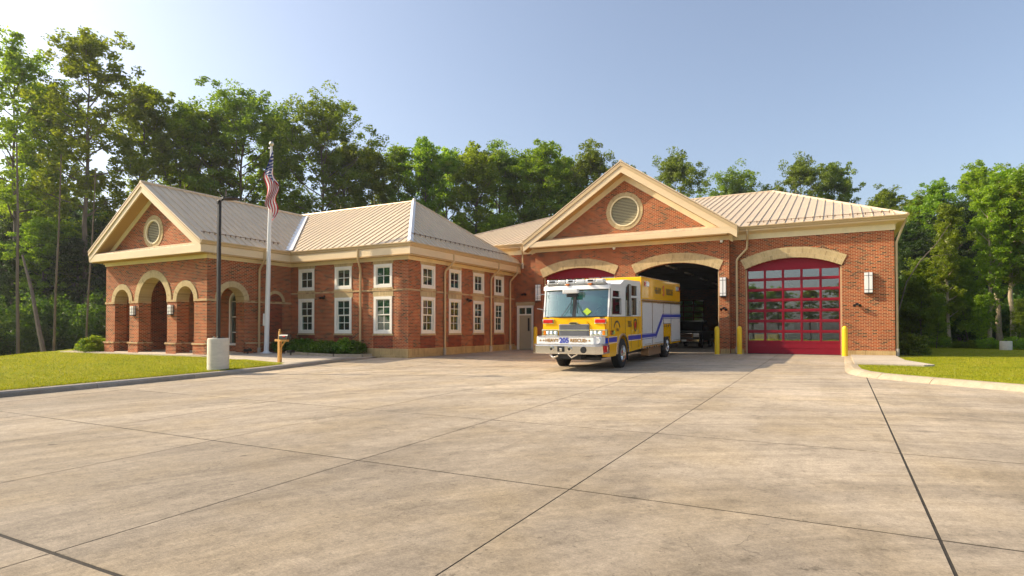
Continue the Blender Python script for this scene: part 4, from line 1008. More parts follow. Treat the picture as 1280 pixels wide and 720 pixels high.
for r in range(9):
    for c in range(6 if r % 2 == 0 else 5):
        u = (1.0+c*2+(1 if r % 2 else 0))/12*19/NU; v = (r+1)/10*21/NV
        p = Vector(flagpt(u, v)); pu = (Vector(flagpt(u+.01, v))-p).normalized(); pv_ = (Vector(flagpt(u, v+.01))-p); pv_ = (pv_-pu*pv_.dot(pu)).normalized(); n_ = pu.cross(pv_)
        for sgn in (.008, -.008):
            b.add([p+n_*sgn+(pu*sin(q*pi/5)+pv_*cos(q*pi/5))*(.042 if q % 2 == 0 else .018) for q in range(10)], [list(range(10))])
tag(b.build('star', M['flag_white'], fl), kind='stuff')

# mailbox on a cedar post
t = thing('mailbox', (-20.5, 17.45, zw(-20.5, 17.45)-.06), label='black rural mailbox on an orange cedar post with a finial beside the front walk', cat='mailbox')
MB().box(-.05, .05, -.05, .05, 0, 1.32).build('post', M['wood'], t, bevel=.008)
MB().box(-.065, .065, -.065, .065, 0, .95).build('post_sleeve', M['wood'], t, bevel=.008)
MB().lathe([(0, .13), (.03, .12), (.045, .08), (.03, .045), (.05, .03), (.06, 0)], (0, 0, 1.32), 12).build('finial', M['wood'], t, smooth=True)
MB().box(-.26, .50, -.055, .055, .93, 1.02).build('crossarm', M['wood'], t, bevel=.008)
MB().tube([(.03, 0, .62), (.30, 0, .93)], .035, 4).build('brace', M['wood'], t)
q = [(-.10, 0), (.10, 0)]+[(.10*cos(pi*i/10), .12+.10*sin(pi*i/10)) for i in range(11)]
MB().plate([q], lambda u, v, w: (.05+w, u, 1.02+v), 0, .50).build('box', M['black'], t, bevel=.004)
MB().plate([[(a*1.06, c*1.03) for a, c in q]], lambda u, v, w: (.55+w, u, 1.02+v), 0, .015).build('door', M['black'], t)
B('signal_flag', M['red_decal'], t, .3, .44, -.115, -.105, 1.12, 1.17)

for x, y, lab in ((-24.75, 19.2, 'small dark ground floodlight on the walk left of the flagpole'), (-22.75, 20.0, 'small dark ground floodlight at the bed edge right of the mailbox')):
    t = thing('ground_floodlight', (x, y, zw(x, y)), label=lab, cat='floodlight', group='ground floodlights by the bed')
    MB().tube([(0, 0, 0), (0, 0, .12)], .03, 8).build('stake', M['bronze'], t)
    MB().box(-.17, .17, -.1, .1, .12, .24).build('lamp_head', M['bronze'], t, bevel=.015)
    B('lens', M['lens_clear'], t, -.15, .15, .101, .106, .14, .22)

# ------------------------------------------------------------------ fire truck (local: x right as seen, y towards the rear, z up)
TX, TY = -8.61, 20.80
tr = thing('fire_truck', (TX, TY, za(TX, TY)), (atan(.021), 0, 0),
           label='yellow and white heavy rescue fire truck parked nose out before the middle bay', cat='fire truck')
HW = 1.31
def TB(name, m, *b, bevel=0., parent=None, **k): return B(name, m, parent or tr, *b, bevel=bevel, **k)
M['grille'] = mat('grille_grey', (.22, .22, .23), .4, .5)
# chassis
TB('chassis', M['underbody'], -.9, .9, -.1, 10.9, .42, .62); TB('axle', M['underbody'], -1.0, 1.0, 1.45, 1.65, .45, .60); TB('axle', M['underbody'], -1.0, 1.0, 8.15, 8.35, .45, .60)
# cab: side profile extruded across, tapered top
def cab_side(pts, x0, x1, name, m, bevel=.03, parent=None, holes=()):
    return MB().plate([pts]+list(holes), lambda u, v, w: (w, u, v), x0, x1).build(name, m, parent or tr, bevel=bevel)
wa = [(1.6+.66*cos(pi-pi*i/14), .56+.70*sin(pi-pi*i/14)) for i in range(15)]
lower = [(.0, .62), (.0, 1.94), (4.02, 1.94), (4.02, .62), (2.26, .62)]+wa[::-1]+[(.94, .62)]
lower = [(.02, .66), (-.03, 1.2), (.0, 1.96), (4.02, 1.96), (4.02, .62)]+[(1.6+.66*cos(pi*i/14), .56+.70*sin(pi*i/14)) for i in range(15)]+[(.94, .58), (.12, .58)]
cab_side(lower, -HW, HW, 'cab_lower', M['yellow'])
# white upper cab: side shells with window openings, roof, pillars
WBZ, WTZ = 1.99, 2.95
upper = [(.02, 1.97), (.20, 3.02), (.30, 3.16), (1.35, 3.20), (1.80, 3.37), (2.05, 3.41), (4.0, 3.43), (4.02, 1.97)]
fdoor = [(.36, 2.08), (1.38, 2.08), (1.38, 2.62), (.44, 2.62)]
fdtop = [(.46, 2.70), (1.28, 2.70), (1.28, 2.93), (.50, 2.93)]
r1 = [(2.03, 2.02), (2.60, 2.02), (2.60, 3.21), (2.28, 3.21), (2.09, 3.08), (2.03, 2.88)]
r2a = [(2.74, 2.02), (3.52, 2.02), (3.52, 2.72), (2.74, 2.72)]; r2b = [(2.74, 2.80), (3.52, 2.80), (3.52, 3.21), (2.74, 3.21)]
for s in (-1, 1):
    a, b_ = (HW-.06, HW) if s > 0 else (-HW, -HW+.06)
    MB().plate([upper, fdoor, fdtop, r1, r2a, r2b], lambda u, v, w: (w, u, v), a, b_).build('cab_upper', M['truck_white'], tr)
    for lp in (fdoor, fdtop, r1, r2a, r2b):
        MB().plate([lp], lambda u, v, w: (w, u, v), s*(HW-.035), s*(HW-.03)).build('side_window', M['sideglass'], tr)
    fr = lambda L_, e: [(u+(-e if u < sum(p[0] for p in L_)/len(L_) else e), v+(-e if v < sum(p[1] for p in L_)/len(L_) else e)) for u, v in L_]
    if s > 0:
        for lp in (r1, fdoor):
            MB().plate([fr(lp, .035), lp], lambda u, v, w: (w, u, v), s*HW, s*(HW+.012)).build('window_trim', M['black'], tr)
roofp = [(.30, 3.10), (.30, 3.16), (1.35, 3.20), (1.80, 3.37), (2.05, 3.41), (4.0, 3.43), (4.0, 3.36), (2.05, 3.34), (1.82, 3.30), (1.38, 3.14)]
cab_side(roofp, -HW+.061, HW-.061, 'cab_roof', M['truck_white'], 0)
TB('cab_back', M['truck_white'], -HW+.07, HW-.07, 3.93, 3.99, 1.97, 3.36)
# wrap-around windscreen, two panes, with a centre post
def wspt(t, z):     # t -1..1 across
    x = t*(HW-.02); y = -.10+.16*abs(t)**3.2+(z-1.97)*.17+.12*(abs(t) > .999)*0
    return (x, y, z)
for s in (-1, 1):
    n = 14; vs = [wspt(s*(.035+(.965-.0)*i/n*1.0), z) for z in (1.97, 2.3, 2.65, 2.98) for i in range(n+1)]
    fs = [[j*(n+1)+i, j*(n+1)+i+1, (j+1)*(n+1)+i+1, (j+1)*(n+1)+i] for j in range(3) for i in range(n)]
    MB().add(vs, fs).build('windscreen', M['truckglass'], tr, smooth=True)
MB().add([wspt(a, z) for z in (1.96, 2.99) for a in (-.05, .05)]+[(p[0], p[1]-.015, p[2]) for p in [wspt(a, z) for z in (1.96, 2.99) for a in (-.05, .05)]], [[0, 1, 3, 2], [4, 5, 7, 6], [0, 1, 5, 4], [2, 3, 7, 6], [0, 2, 6, 4], [1, 3, 7, 5]]).build('centre_post', M['black'], tr)
for s in (-1, 1):
    b = MB().tube([wspt(s*1.0, 1.96), wspt(s*1.0, 2.5), wspt(s*1.0, 3.0)], .03, 8); b.build('corner_post', M['black'], tr)
for z in (1.965, 2.985):
    MB().tube([wspt(-1+2*i/24, z) for i in range(25)], .022, 6).build('screen_seal', M['black'], tr)
# visor / brow
n = 24
brow = []
for z0, z1, off0, off1 in ((2.99, 3.14, .10, .16),):
    P0 = [wspt(-1+2*i/n, 2.99) for i in range(n+1)]
    vs = [(p[0]*1.02, p[1]-.14, 2.98) for p in P0]+[(p[0]*1.02, p[1]-.10, 3.13) for p in P0]+[(p[0]*.99, .36, 3.19) for p in P0]+[(p[0]*.99, .36, 3.0) for p in P0]
    w = n+1
    fs = [[r*w+i, r*w+i+1, ((r+1) % 4)*w+i+1, ((r+1) % 4)*w+i] for r in range(4) for i in range(n)]+[[0, w, 2*w, 3*w], [n, w+n, 2*w+n, 3*w+n]]
    MB().add(vs, fs).build('sun_visor', M['truck_white'], tr, smooth=True)
# light bar in segments on the brow
for i, (x0, x1, k) in enumerate([(-1.12, -.70, 'c'), (-.68, -.36, 'w'), (-.34, .02, 'c'), (.04, .42, 'w'), (.44, .82, 'c'), (.84, 1.14, 'w')]):
    o = TB('light_bar', M['brushed'], x0, x1, -.02, .30, 3.2, 3.25, bevel=.01)
    TB('lens', M['lens_clear'], x0+.01, x1-.01, -.01, .29, 3.251, 3.35, bevel=.03, parent=o)
    if k == 'c': TB('lens_insert', M['black'], x0+.09, x1-.09, -.014, .2, 3.265, 3.33, parent=o)
TB('light_bar_rail', M['brushed'], -1.2, 1.2, .02, .26, 3.165, 3.198, bevel=.008)
TB('roof_amber_light', M['lens_amber'], -.35, -.2, -.1, .02, 3.14, 3.19, bevel=.02); TB('roof_amber_light', M['lens_amber'], .55, .7, -.1, .02, 3.14, 3.19, bevel=.02)
o = TB('scene_light', M['truck_white'], -.33, .27, -.38, -.20, 2.83, 3.0, bevel=.02); TB('lens', M['lens_clear'], -.29, .23, -.387, -.381, 2.86, 2.97, parent=o)
TB('camera_housing', M['black'], -.22, .2, -.28, -.12, 2.70, 2.828, bevel=.015)
# wipers
for s in (-1, 1):
    MB().tube([(s*.52, -.17, 1.93), (s*.34, -.16, 2.15), (s*.10, -.09, 2.52)], .012, 6).build('wiper_arm', M['black'], tr)
    MB().tube([(s*.13, -.11, 2.1), (s*.085, -.06, 2.80)], .013, 6).build('wiper_blade', M['black'], tr)
# inside the cab
TB('dashboard', M['black'], -1.2, 1.2, .15, .65, 1.75, 2.08, bevel=.05)
for s in (-1, 1):
    o = TB('seat', M['black'], s*.75-.26, s*.75+.26, 1.35, 1.55, 1.8, 2.75, bevel=.06); TB('seat_base', M['black'], s*.75-.26, s*.75+.26, .95, 1.4, 1.7, 1.95, bevel=.05, parent=o)
MB().lathe([(.20, -.015), (.22, 0), (.20, .015), (.18, 0), (.20, -.015)], (.75, .75, 2.12), 20, 'y').build('steering_wheel', M['black'], tr)
TB('door_light', M['lens_clear'], -1.12, -1.0, .3, .45, 2.09, 2.2)
q = [(.55, 2.02), (.72, 2.16), (.55, 2.30), (.38, 2.16)]
MB().plate([[(x-.02, z) for x, z in q]], lambda u, v, w: (u, -.125+w, v), 0, .006).build('yellow_diamond', M['lime'], tr)
# front: yellow panel, grille, lamps
MB().plate([[(-1.20, 1.64), (-1.0, 1.95), (1.0, 1.95), (1.20, 1.64), (1.20, 1.30), (-1.20, 1.30)]], lambda u, v, w: (u, -.085+w, v), 0, .06).build('front_panel', M['yellow'], tr, bevel=.015)
g = TB('grille', M['grille'], -.60, .60, -.13, -.086, 1.24, 1.70, bevel=.02)
for i in range(14): TB('grille_bar', M['grille'], -.54, .54, -.15, -.131, 1.27+.0295*i, 1.285+.0295*i, parent=g)
TB('grille_rib', M['chrome'], -.62, .62, -.165, -.132, 1.455, 1.50, parent=g, bevel=.008)
MB().plate([[(-.56, 1.70), (-.50, 1.80), (.50, 1.80), (.56, 1.70)]], lambda u, v, w: (u, -.12+w, v), 0, .035).build('grille_cowl', M['yellow'], tr)
MB().plate([[(.20*cos(2*pi*i/20), 1.735+.045*sin(2*pi*i/20)) for i in range(20)]], lambda u, v, w: (u, -.16+w, v), 0, .03).build('badge', M['chrome'], tr)
MB().plate([[(.15*cos(2*pi*i/20), 1.735+.028*sin(2*pi*i/20)) for i in range(20)]], lambda u, v, w: (u, -.164+w, v), 0, .004).build('badge_face', M['black_decal'], tr)
for s in (-1, 1):
    TB('red_warning_light', M['lens_red'], s*1.24, s*.84, -.15, -.06, 1.74, 1.87, bevel=.02)
    TB('light_bezel', M['chrome'], s*1.27, s*.81, -.13, -.05, 1.72, 1.89, bevel=.01)
    hb = TB('headlamp_bezel', M['chrome'], s*1.30, s*.64, -.14, -.05, 1.26, 1.50, bevel=.015)
    for x in (.72, .88, 1.04):
        MB().lathe([(0, -.035), (.045, -.03), (.068, -.01), (.07, .02)], (s*x, -.15, 1.38), 16, 'y').build('headlight', M['lens_clear'] if x != .88 else M['chrome'], tr, smooth=True)
    TB('turn_signal', M['lens_amber'], s*1.13, s*1.22, -.165, -.13, 1.30, 1.46, bevel=.01)
    TB('side_marker', M['lens_amber'], s*(HW-.01), s*(HW+.012), .10, .26, 1.30, 1.46)
    TB('corner_reflector', M['sideglass'], s*(HW-.01), s*(HW+.010), .30, .52, 1.30, 1.46)
TB('green_marker', M['lime'], HW-.01, HW+.014, .56, .66, 1.32, 1.44)
# bumper and its apron
bm_ = [(-1.16, -.95), (1.16, -.95), (1.36, -.78), (1.36, -.05), (1.0, .05), (-1.0, .05), (-1.36, -.05), (-1.36, -.78)]
MB().plate([bm_], lambda u, v, w: (u, v, w), .64, .95).build('bumper', M['chrome'], tr, bevel=.02)
MB().plate([[(x*.97, y+.03) for x, y in bm_]], lambda u, v, w: (u, v, w), .951, .985).build('bumper_tread', M['brushed'], tr)
o = MB().plate([[(-1.24, -.72), (1.0, -.72), (1.24, -.55), (1.24, -.16), (-1.24, -.16)]], lambda u, v, w: (u, v, w), .986, 1.25).build('front_box', M['truck_white'], tr, bevel=.02)
TB('front_box_lid', M['brushed'], -1.2, 1.0, -.74, -.2, 1.25, 1.275, bevel=.008)
text(tr, 'HEAVY', .17, (-.62, -.728, 1.115), M['gold_decal'], bold=.004); text(tr, '205', .25, (-.13, -.73, 1.115), M['blue'], bold=.008); text(tr, 'RESCUE', .17, (.40, -.728, 1.115), M['gold_decal'], bold=.004)
for x in (-1.08, -.95, .72, .84): 
    MB().plate([[((x+(.045 if q % 2 == 0 else .018)*sin(q*pi/5)), 1.115+(.045 if q % 2 == 0 else .018)*cos(q*pi/5)) for q in range(10)]], lambda u, v, w: (u, -.732+w, v), 0, .01).build('star_decal', M['gold_decal'], tr)
for x in (-.52, .18):
    o = MB().lathe([(0, -.05), (.085, -.045), (.10, 0), (.06, .01)], (x, -.955, .82), 18, 'y').build('air_horn', M['chrome'], tr, smooth=True); MB().lathe([(0, -.056), (.05, -.054)], (x, -.955, .82), 14, 'y').build('horn_mouth', M['black'], o)
TB('winch_opening', M['black'], -.30, -.02, -.965, -.94, .72, .92, bevel=.005); TB('winch_hook', M['chrome'], -.2, -.1, -1.0, -.95, .74, .86, bevel=.015)
MB().lathe([(0, -.03), (.10, -.03), (.12, 0), (.1, .01)], (.70, -.955, .80), 18, 'y').build('siren_speaker', M['black'], tr, smooth=True)
MB().tube([(-.62, -.88, .60), (-.45, -1.0, .50), (-.25, -.99, .58)], .035, 6).tube([(.1, -.9, .63), (.25, -.95, .52), (.45, -.9, .63)], .03, 6).build('tow_hook', M['chrome'], tr)
TB('under_bumper', M['underbody'], -.55, .55, -.8, -.3, .46, .638); TB('skid_bar', M['underbody'], -.3, 1.1, -.35, -.2, .40, .50)
MB().lathe([(0, -.02), (.11, -.015), (.13, .02), (.13, .06)], (1.12, -.66, 1.12), 18, 'y').build('spot_lamp', M['lens_clear'], tr, smooth=True)
o = TB('bumper_warning_light', M['lens_red'], 1.345, 1.375, -.70, -.35, .70, .93, bevel=.008); TB('lens_cap', M['chrome'], 1.35, 1.378, -.30, -.12, .74, .90, parent=o, bevel=.008)
TB('step_corner', M['yellow'], 1.05, HW+.02, -.03, .75, .50, .98, bevel=.03)
# cab side details (right-hand side faces the camera)
sd = lambda name, m, y0, y1, z0, z1, t=.006: TB(name, m, HW, HW+t, y0, y1, z0, z1)
for s in (1, -1):
    x0, x1 = (HW, HW+.004) if s > 0 else (-HW-.004, -HW)
    for (y0, y1) in ((-.0, .92), (2.29, 4.0)):
        for z0, z1, m in ((1.03, 1.20, M['blue']), (1.215, 1.235, M['stripewhite']), (.995, 1.015, M['stripewhite'])):
            TB('stripe', m, x0, x1, y0, y1, z0, z1)
    for y in (.30, 1.92, 2.66, 3.62): TB('door_gap', M['black'], x0, x1+.001*s, y-.008, y+.008, .70 if y > 2.2 else 1.27, 1.96)
MB().plate([[(-1.3, 1.0), (1.3, 1.0), (1.3, 1.2), (-1.3, 1.2)]], lambda u, v, w: (u, -.05+w, v), 0, .02).build('front_stripe', M['blue'], tr)
fen = MB(); n = 16
for i in range(n):
    a0, a1 = pi*i/n, pi*(i+1)/n
    P = [(1.6+R*cos(a), .56+R*1.06*sin(a)) for R, a in ((.655, a0), (.655, a1), (.72, a1), (.72, a0))]
    fen.add([(x, p[0], p[1]) for x in (HW-.02, HW+.03) for p in P], [[0, 1, 2, 3], [7, 6, 5, 4], [0, 4, 5, 1], [2, 6, 7, 3]])
fen.build('fender_trim', M['brushed'], tr)
text(tr, '205', .34, (HW+.006, 2.32+.17, 1.66), M['black_decal'], 'side', .002, bold=.004); 
ar = MB(); n = 14
for i in range(n):
    a0, a1 = pi*.12+pi*.76*i/n, pi*.12+pi*.76*(i+1)/n
    P = [(.92+R*cos(a), 1.42+R*sin(a)) for R, a in ((.33, a0), (.33, a1), (.40, a1), (.40, a0))]
    ar.add([(x, p[0], p[1]) for x in (HW+.0005, HW+.006) for p in P], [[0, 1, 2, 3], [7, 6, 5, 4], [0, 4, 5, 1], [2, 6, 7, 3]])
ar.build('door_arc_decal', M['black_decal'], tr)
text(tr, '5/8 8', .16, (HW+.006, .98, 1.46), M['black_decal'], 'side', .002)
sh = [(3.22, 1.95), (3.42, 1.88), (3.45, 1.62), (3.38, 1.40), (3.22, 1.28), (3.06, 1.40), (2.99, 1.62), (3.02, 1.88)]
sh = [(u, 1.60+(v-1.6)*.8) for u, v in sh]; k_ = lambda e: [(3.22+(u-3.22)*e, 1.60+(v-1.60)*e) for u, v in sh]
MB().plate([sh, k_(.76)], lambda u, v, w: (HW+.004+w, u, v), 0, .006).build('shield_decal', M['black_decal'], tr); MB().plate([k_(.55)], lambda u, v, w: (HW+.004+w, u, v), 0, .006).build('shield_centre', M['red_decal'], tr)
for y in (.42, 2.78, 3.52): MB().box(HW, HW+.03, y, y+.05, 1.30, 1.42).build('handle', M['chrome'], tr, bevel=.005)
for y in (.24, 1.98, 2.68, 3.7): MB().tube([(HW+.04, y, 1.98), (HW+.05, y, 2.6)], .014, 6).build('grab_rail', M['chrome'], tr)
for s in (1, -1):
    MB().tube([(s*(HW-.02), .1, 2.25), (s*(HW+.20), -.1, 2.30)], .015, 6).tube([(s*(HW-.02), .1, 2.85), (s*(HW+.20), -.1, 2.80)], .015, 6).build('mirror_arm', M['chrome'], tr) if s < 0 else None

# rescue body
HB = HW+.02; Y0, Y1 = 4.06, 11.05
arch = [(8.3+.70*cos(pi*i/16), .56+.74*sin(pi*i/16)) for i in range(17)]
side = [(Y0, .62), (Y0, 3.60), (Y0+.03, 3.64), (Y1-.03, 3.64), (Y1, 3.60), (Y1, .62)]+arch
side = [(Y0, .62), (Y0, 3.61), (Y0+.03, 3.64), (Y1-.03, 3.64), (Y1, 3.61), (Y1, .62), (9.0, .62)]+[(8.3+.70*cos(pi*i/16), .62+.68*sin(pi*i/16)) for i in range(17)]+[(7.6, .62)]
MB().plate([side], lambda u, v, w: (w, u, v), -HB, HB).build('body', M['yellow'], tr, bevel=.02)
TB('roof_rail', M['brushed'], HB-.06, HB+.005, Y0, Y1, 3.641, 3.67); TB('roof_rail', M['brushed'], -HB-.005, -HB+.06, Y0, Y1, 3.641, 3.67)
TB('drip_rail', M['brushed'], HB, HB+.03, Y0+.02, Y1-.02, 2.66, 2.70); TB('drip_shadow_strip', M['black'], HB, HB+.004, Y0+.02, Y1-.02, 2.60, 2.64)  # black strip painted on as the shadow below the drip rail
doors = [(4.16, 5.62, .72), (5.72, 7.52, .72), (7.62, 8.98, 1.62), (9.08, 10.92, .72)]
for (y0, y1, z0) in doors:
    z1 = 2.55
    d = TB('roller_door', M['shutter'], HB, HB+.012, y0, y1, z0, z1)
    fr = MB()
    for bb in ((y0-.04, y0, z0-.03, z1+.04), (y1, y1+.04, z0-.03, z1+.04), (y0, y1, z1, z1+.04), (y0, y1, z0-.03, z0)): fr.box(HB, HB+.022, *bb)
    fr.build('door_frame', M['brushed'], d)
    n = int((z1-z0)/.085)
    for i in range(n): TB('slat', M['shutter'], HB+.0125, HB+.019, y0+.005, y1-.005, z0+.006+(z1-z0-.01)*i/n, z0+(z1-z0-.01)*(i+1)/n, parent=d)
    if z0 < 1: MB().tube([(HB+.03, y0+.2, z0+.06), (HB+.03, y1-.2, z0+.06)], .012, 6).build('lift_bar', M['chrome'], d)
# stripe: low at the front, climbing and running high to the rear
def stripe(zl_, zh, m, t):
    pts_lo = [(4.05, zl_), (6.25, zl_), (7.45, zl_+.85), (11.05, zl_+.85)]; pts_hi = [(4.05, zh), (6.2, zh), (7.40, zh+.85), (11.05, zh+.85)]
    b = MB()
    for i in range(3):
        P = [pts_lo[i], pts_lo[i+1], pts_hi[i+1], pts_hi[i]]
        b.add([(x, p[0], p[1]) for x in (HB+.020, HB+t) for p in P], [[0, 1, 2, 3], [7, 6, 5, 4], [0, 4, 5, 1], [2, 6, 7, 3]])
    b.build('body_stripe', m, tr)
stripe(1.06, 1.19, M['blue'], .026); stripe(1.21, 1.23, M['blue'], .026); stripe(.995, 1.015, M['blue'], .025)
TB('wheel_panel', M['yellow'], HB, HB+.014, 7.58, 9.02, 1.0, 1.56)
for y in (7.72, 8.1, 8.5, 8.88): MB().lathe([(0, .02), (.05, .015), (.06, 0)], (HB+.014, y, 1.5), 10, 'x').build('cap', M['black'], tr)
TB('running_board', M['brushed'], HB-.1, HB+.05, 4.1, 7.5, .60, .66)
for i in range(9): MB().lathe([(0, .03), (.04, .02), (.04, 0)], (HB+.05, 4.3+.38*i, .63), 8, 'x').build('marker_light', M['lens_amber'] if i % 3 == 0 else M['black'], tr)
TB('generator_box', M['copper'], .95, HB-.02, 5.2, 7.2, .24, .59, bevel=.01)
TB('rear_step', M['brushed'], -1.2, 1.2, Y1, Y1+.35, .5, .56); TB('rear_under', M['underbody'], -1.1, 1.15, 9.3, Y1, .35, .61)
text(tr, 'HEAVY', .40, (HB+.005, 6.72, 3.12), M['black_decal'], 'side', .003, bold=.010, sx=.92); text(tr, '5', .66, (HB+.005, 7.72, 3.14), M['red_decal'], 'side', .003, bold=.014); text(tr, 'RESCUE', .40, (HB+.005, 8.86, 3.12), M['black_decal'], 'side', .003, bold=.010, sx=.92)
for y, fl_ in ((4.45, 1), (10.15, -1)):
    o = TB('corner_light', M['chrome'], HB, HB+.03, y-.05, y+.70, 3.24, 3.48, bevel=.01)
    TB('red_lens', M['lens_red'], HB+.0301, HB+.055, *( (y-.02, y+.18) if fl_ > 0 else (y+.47, y+.67)), 3.27, 3.45, parent=o, bevel=.008)
    TB('clear_lens', M['lens_clear'], HB+.0301, HB+.055, *( (y+.22, y+.64) if fl_ > 0 else (y+.02, y+.44)), 3.27, 3.45, parent=o, bevel=.008)
# wheels
def wheel(x, y, s, dual=False):
    w = MB().lathe([(.30, -.15), (.36, -.17), (.47, -.17), (.535, -.13), (.555, -.06), (.555, .06), (.535, .13), (.47, .17), (.36, .17), (.30, .15)], (x, y, .555), 40, 'x').build('wheel', M['rubber'], tr, smooth=True)
    e = s
    MB().lathe([(.315, .15*e), (.32, .17*e), (.29, .165*e), (.275, .07*e), (.20, .02*e), (.13, .05*e), (.12, .14*e), (.0, .15*e)], (x, y, .555), 32, 'x').build('rim', M['chrome'], w, smooth=True)
    b = MB()
    for k in range(10): b.lathe([(0, .05*e), (.02, .045*e), (.02, 0)], (x+.03*e, y+.165*cos(2*pi*k/10), .555+.165*sin(2*pi*k/10)), 6, 'x')
    b.build('lug_nut', M['chrome'], w)
    b = MB()
    for k in range(10): b.lathe([(0, .004*e), (.032, .003*e)], (x+.052*e, y+.235*cos(2*pi*(k+.5)/10), .555+.235*sin(2*pi*(k+.5)/10)), 8, 'x')
    b.build('hand_hole', M['black'], w)
    b = MB()
    for k in range(36):
        a = 2*pi*k/36
        for xo in (-.09, 0, .09):
            c, sn = cos(a), sin(a); r = .557
            b.add([(x+xo+dx, y+(r+dr)*cos(a+da), .555+(r+dr)*sin(a+da)) for dr in (0, .012) for dx, da in ((-.035, -.06), (.035, -.06), (.035, .06), (-.035, .06))], [[4, 5, 6, 7], [0, 1, 5, 4], [1, 2, 6, 5], [2, 3, 7, 6], [3, 0, 4, 7]])
    b.build('tread', M['rubber'], w)
for s in (-1, 1):
    wheel(s*(HW-.16), 1.6, s); wheel(s*(HW-.14), 8.3, s)
    TB('mud_flap', M['black'], s*(HW-.35), s*(HW-.02), 2.32, 2.34, .25, .9)
TB('wheel_well', M['underbody'], -HW+.02, HW-.03, .95, 2.25, .62, .64) if False else None

# ------------------------------------------------------------------ vehicles inside the bays
def pickup(loc, paint, label, rz=0):
    t = thing('pickup_truck', loc, (0, 0, rz), label=label, cat='pickup truck')
    hw = 1.0
    body = [(.0, .45), (-.02, .98), (.12, 1.08), (1.25, 1.16), (1.35, 1.17), (5.5, 1.17), (5.55, .55), (4.9, .5)]+[(4.45+.45*cos(pi*i/10), .5+.45*sin(pi*i/10)) for i in range(11)]+[(3.9, .5)]+[(1.0+.45*cos(pi*i/10), .5+.45*sin(pi*i/10)) for i in range(11)]+[(.45, .45)]
    MB().plate([body], lambda u, v, w: (w, u, v), -hw, hw).build('body', paint, t, bevel=.04)
    cabp = [(1.3, 1.17), (2.0, 1.80), (2.3, 1.86), (3.5, 1.86), (3.75, 1.17)]
    MB().plate([cabp], lambda u, v, w: (w*(1-.12*(v-1.17)/.7), u, v), -.92, .92).build('cab', M['sideglass'], t)
    MB().plate([[(1.96, 1.80), (2.3, 1.88), (3.5, 1.88), (3.6, 1.78), (2.2, 1.78)]], lambda u, v, w: (w, u, v), -.82, .82).build('roof', paint, t)
    for s in (-1, 1): MB().tube([(s*.93, 1.3, 1.17), (s*.82, 1.98, 1.80)], .035, 6).build('pillar', paint, t)
    g = B('grille', M['chrome'], t, -.55, .55, -.06, -.01, .66, 1.0, bevel=.03)
    for i in range(3): B('grille_bar', M['black'], g, -.5, .5, -.066, -.061, .69+.1*i, .75+.1*i)
    for s in (-1, 1):
        B('headlight', M['lens_clear'], t, s*.58, s*.97, -.05, .05, .74, .98, bevel=.03); B('mirror', paint, t, s*1.02, s*1.27, 1.35, 1.45, 1.2, 1.42, bevel=.03)
        for y in (1.0, 4.45):
            w = MB().lathe([(.22, -.12), (.38, -.12), (.40, 0), (.38, .12), (.22, .12)], (s*.87, y, .40), 24, 'x').build('wheel', M['rubber'], t, smooth=True)
            MB().lathe([(0, .1*s), (.22, .12*s), (.24, .1*s)], (s*.87, y, .40), 16, 'x').build('rim', M['brushed'], w)
    B('bumper', M['chrome'], t, -.98, .98, -.14, .0, .42, .62, bevel=.03); B('number_plate', M['truck_white'], t, -.15, .15, -.15, -.142, .45, .57)
    return t
pickup((-1.9, 35.6, 0), M['silver'], 'silver pickup truck parked inside behind the glazed right bay door')
pickup((-9.1, 41.0, 0), M['black'], 'dark pickup truck standing deep in the open middle bay')
for x, lab in ((-3.65, 'left yellow equipment case on the floor behind the right bay door'), (-3.0, 'right yellow equipment case on the floor behind the right bay door')):
    t = thing('equipment_case', (x, 34.4, 0), label=lab, cat='case', group='yellow cases behind the right bay door')
    B('case', M['bollard'], t, -.27, .27, -.2, .2, .28, .98, bevel=.03); B('case_band', M['black'], t, -.275, .275, -.205, -.201, .58, .68)
    B('case_base', M['black'], t, -.25, .25, -.2, .2, 0, .279)

# ------------------------------------------------------------------ plants
def leaf_mesh(name, centers, radii, per, size, m, rng, flat=.7, asp=.55):
    """many small rhombic leaves in clumps"""
    K = len(centers); N_ = K*per
    c = np.repeat(np.asarray(centers, dtype=np.float32), per, 0); r = np.repeat(np.asarray(radii, dtype=np.float32), per)
    d = rng.normal(size=(N_, 3)).astype(np.float32); d /= np.linalg.norm(d, axis=1)[:, None]
    rad = rng.random(N_)**.45
    p = c+d*(r*rad)[:, None]*np.array([1, 1, flat], dtype=np.float32)
    a = rng.normal(size=(N_, 3)); a[:, 2] *= .45; a /= np.linalg.norm(a, axis=1)[:, None]
    b = rng.normal(size=(N_, 3)); b -= a*(a*b).sum(1)[:, None]; b /= np.linalg.norm(b, axis=1)[:, None]
    s = (size*(.65+.7*rng.random(N_)))[:, None]
    v = np.empty((N_, 4, 3), dtype=np.float32)
    v[:, 0] = p-a*s; v[:, 1] = p+b*s*asp; v[:, 2] = p+a*s; v[:, 3] = p-b*s*asp
    me = bpy.data.meshes.new(name)
    me.vertices.add(N_*4); me.vertices.foreach_set('co', v.reshape(-1))
    me.loops.add(N_*4); me.loops.foreach_set('vertex_index', np.arange(N_*4, dtype=np.int32))
    me.polygons.add(N_); me.polygons.foreach_set('loop_start', np.arange(0, N_*4, 4, dtype=np.int32))
    me.update(calc_edges=True)
    at = me.attributes.new('leafrand', 'FLOAT', 'FACE')
    clump = np.repeat(rng.random(K), per); val = np.clip(.5*clump+.5*rng.random(N_), 0, 1)
    at.data.foreach_set('value', val.astype(np.float32))
    me.materials.append(m); return me

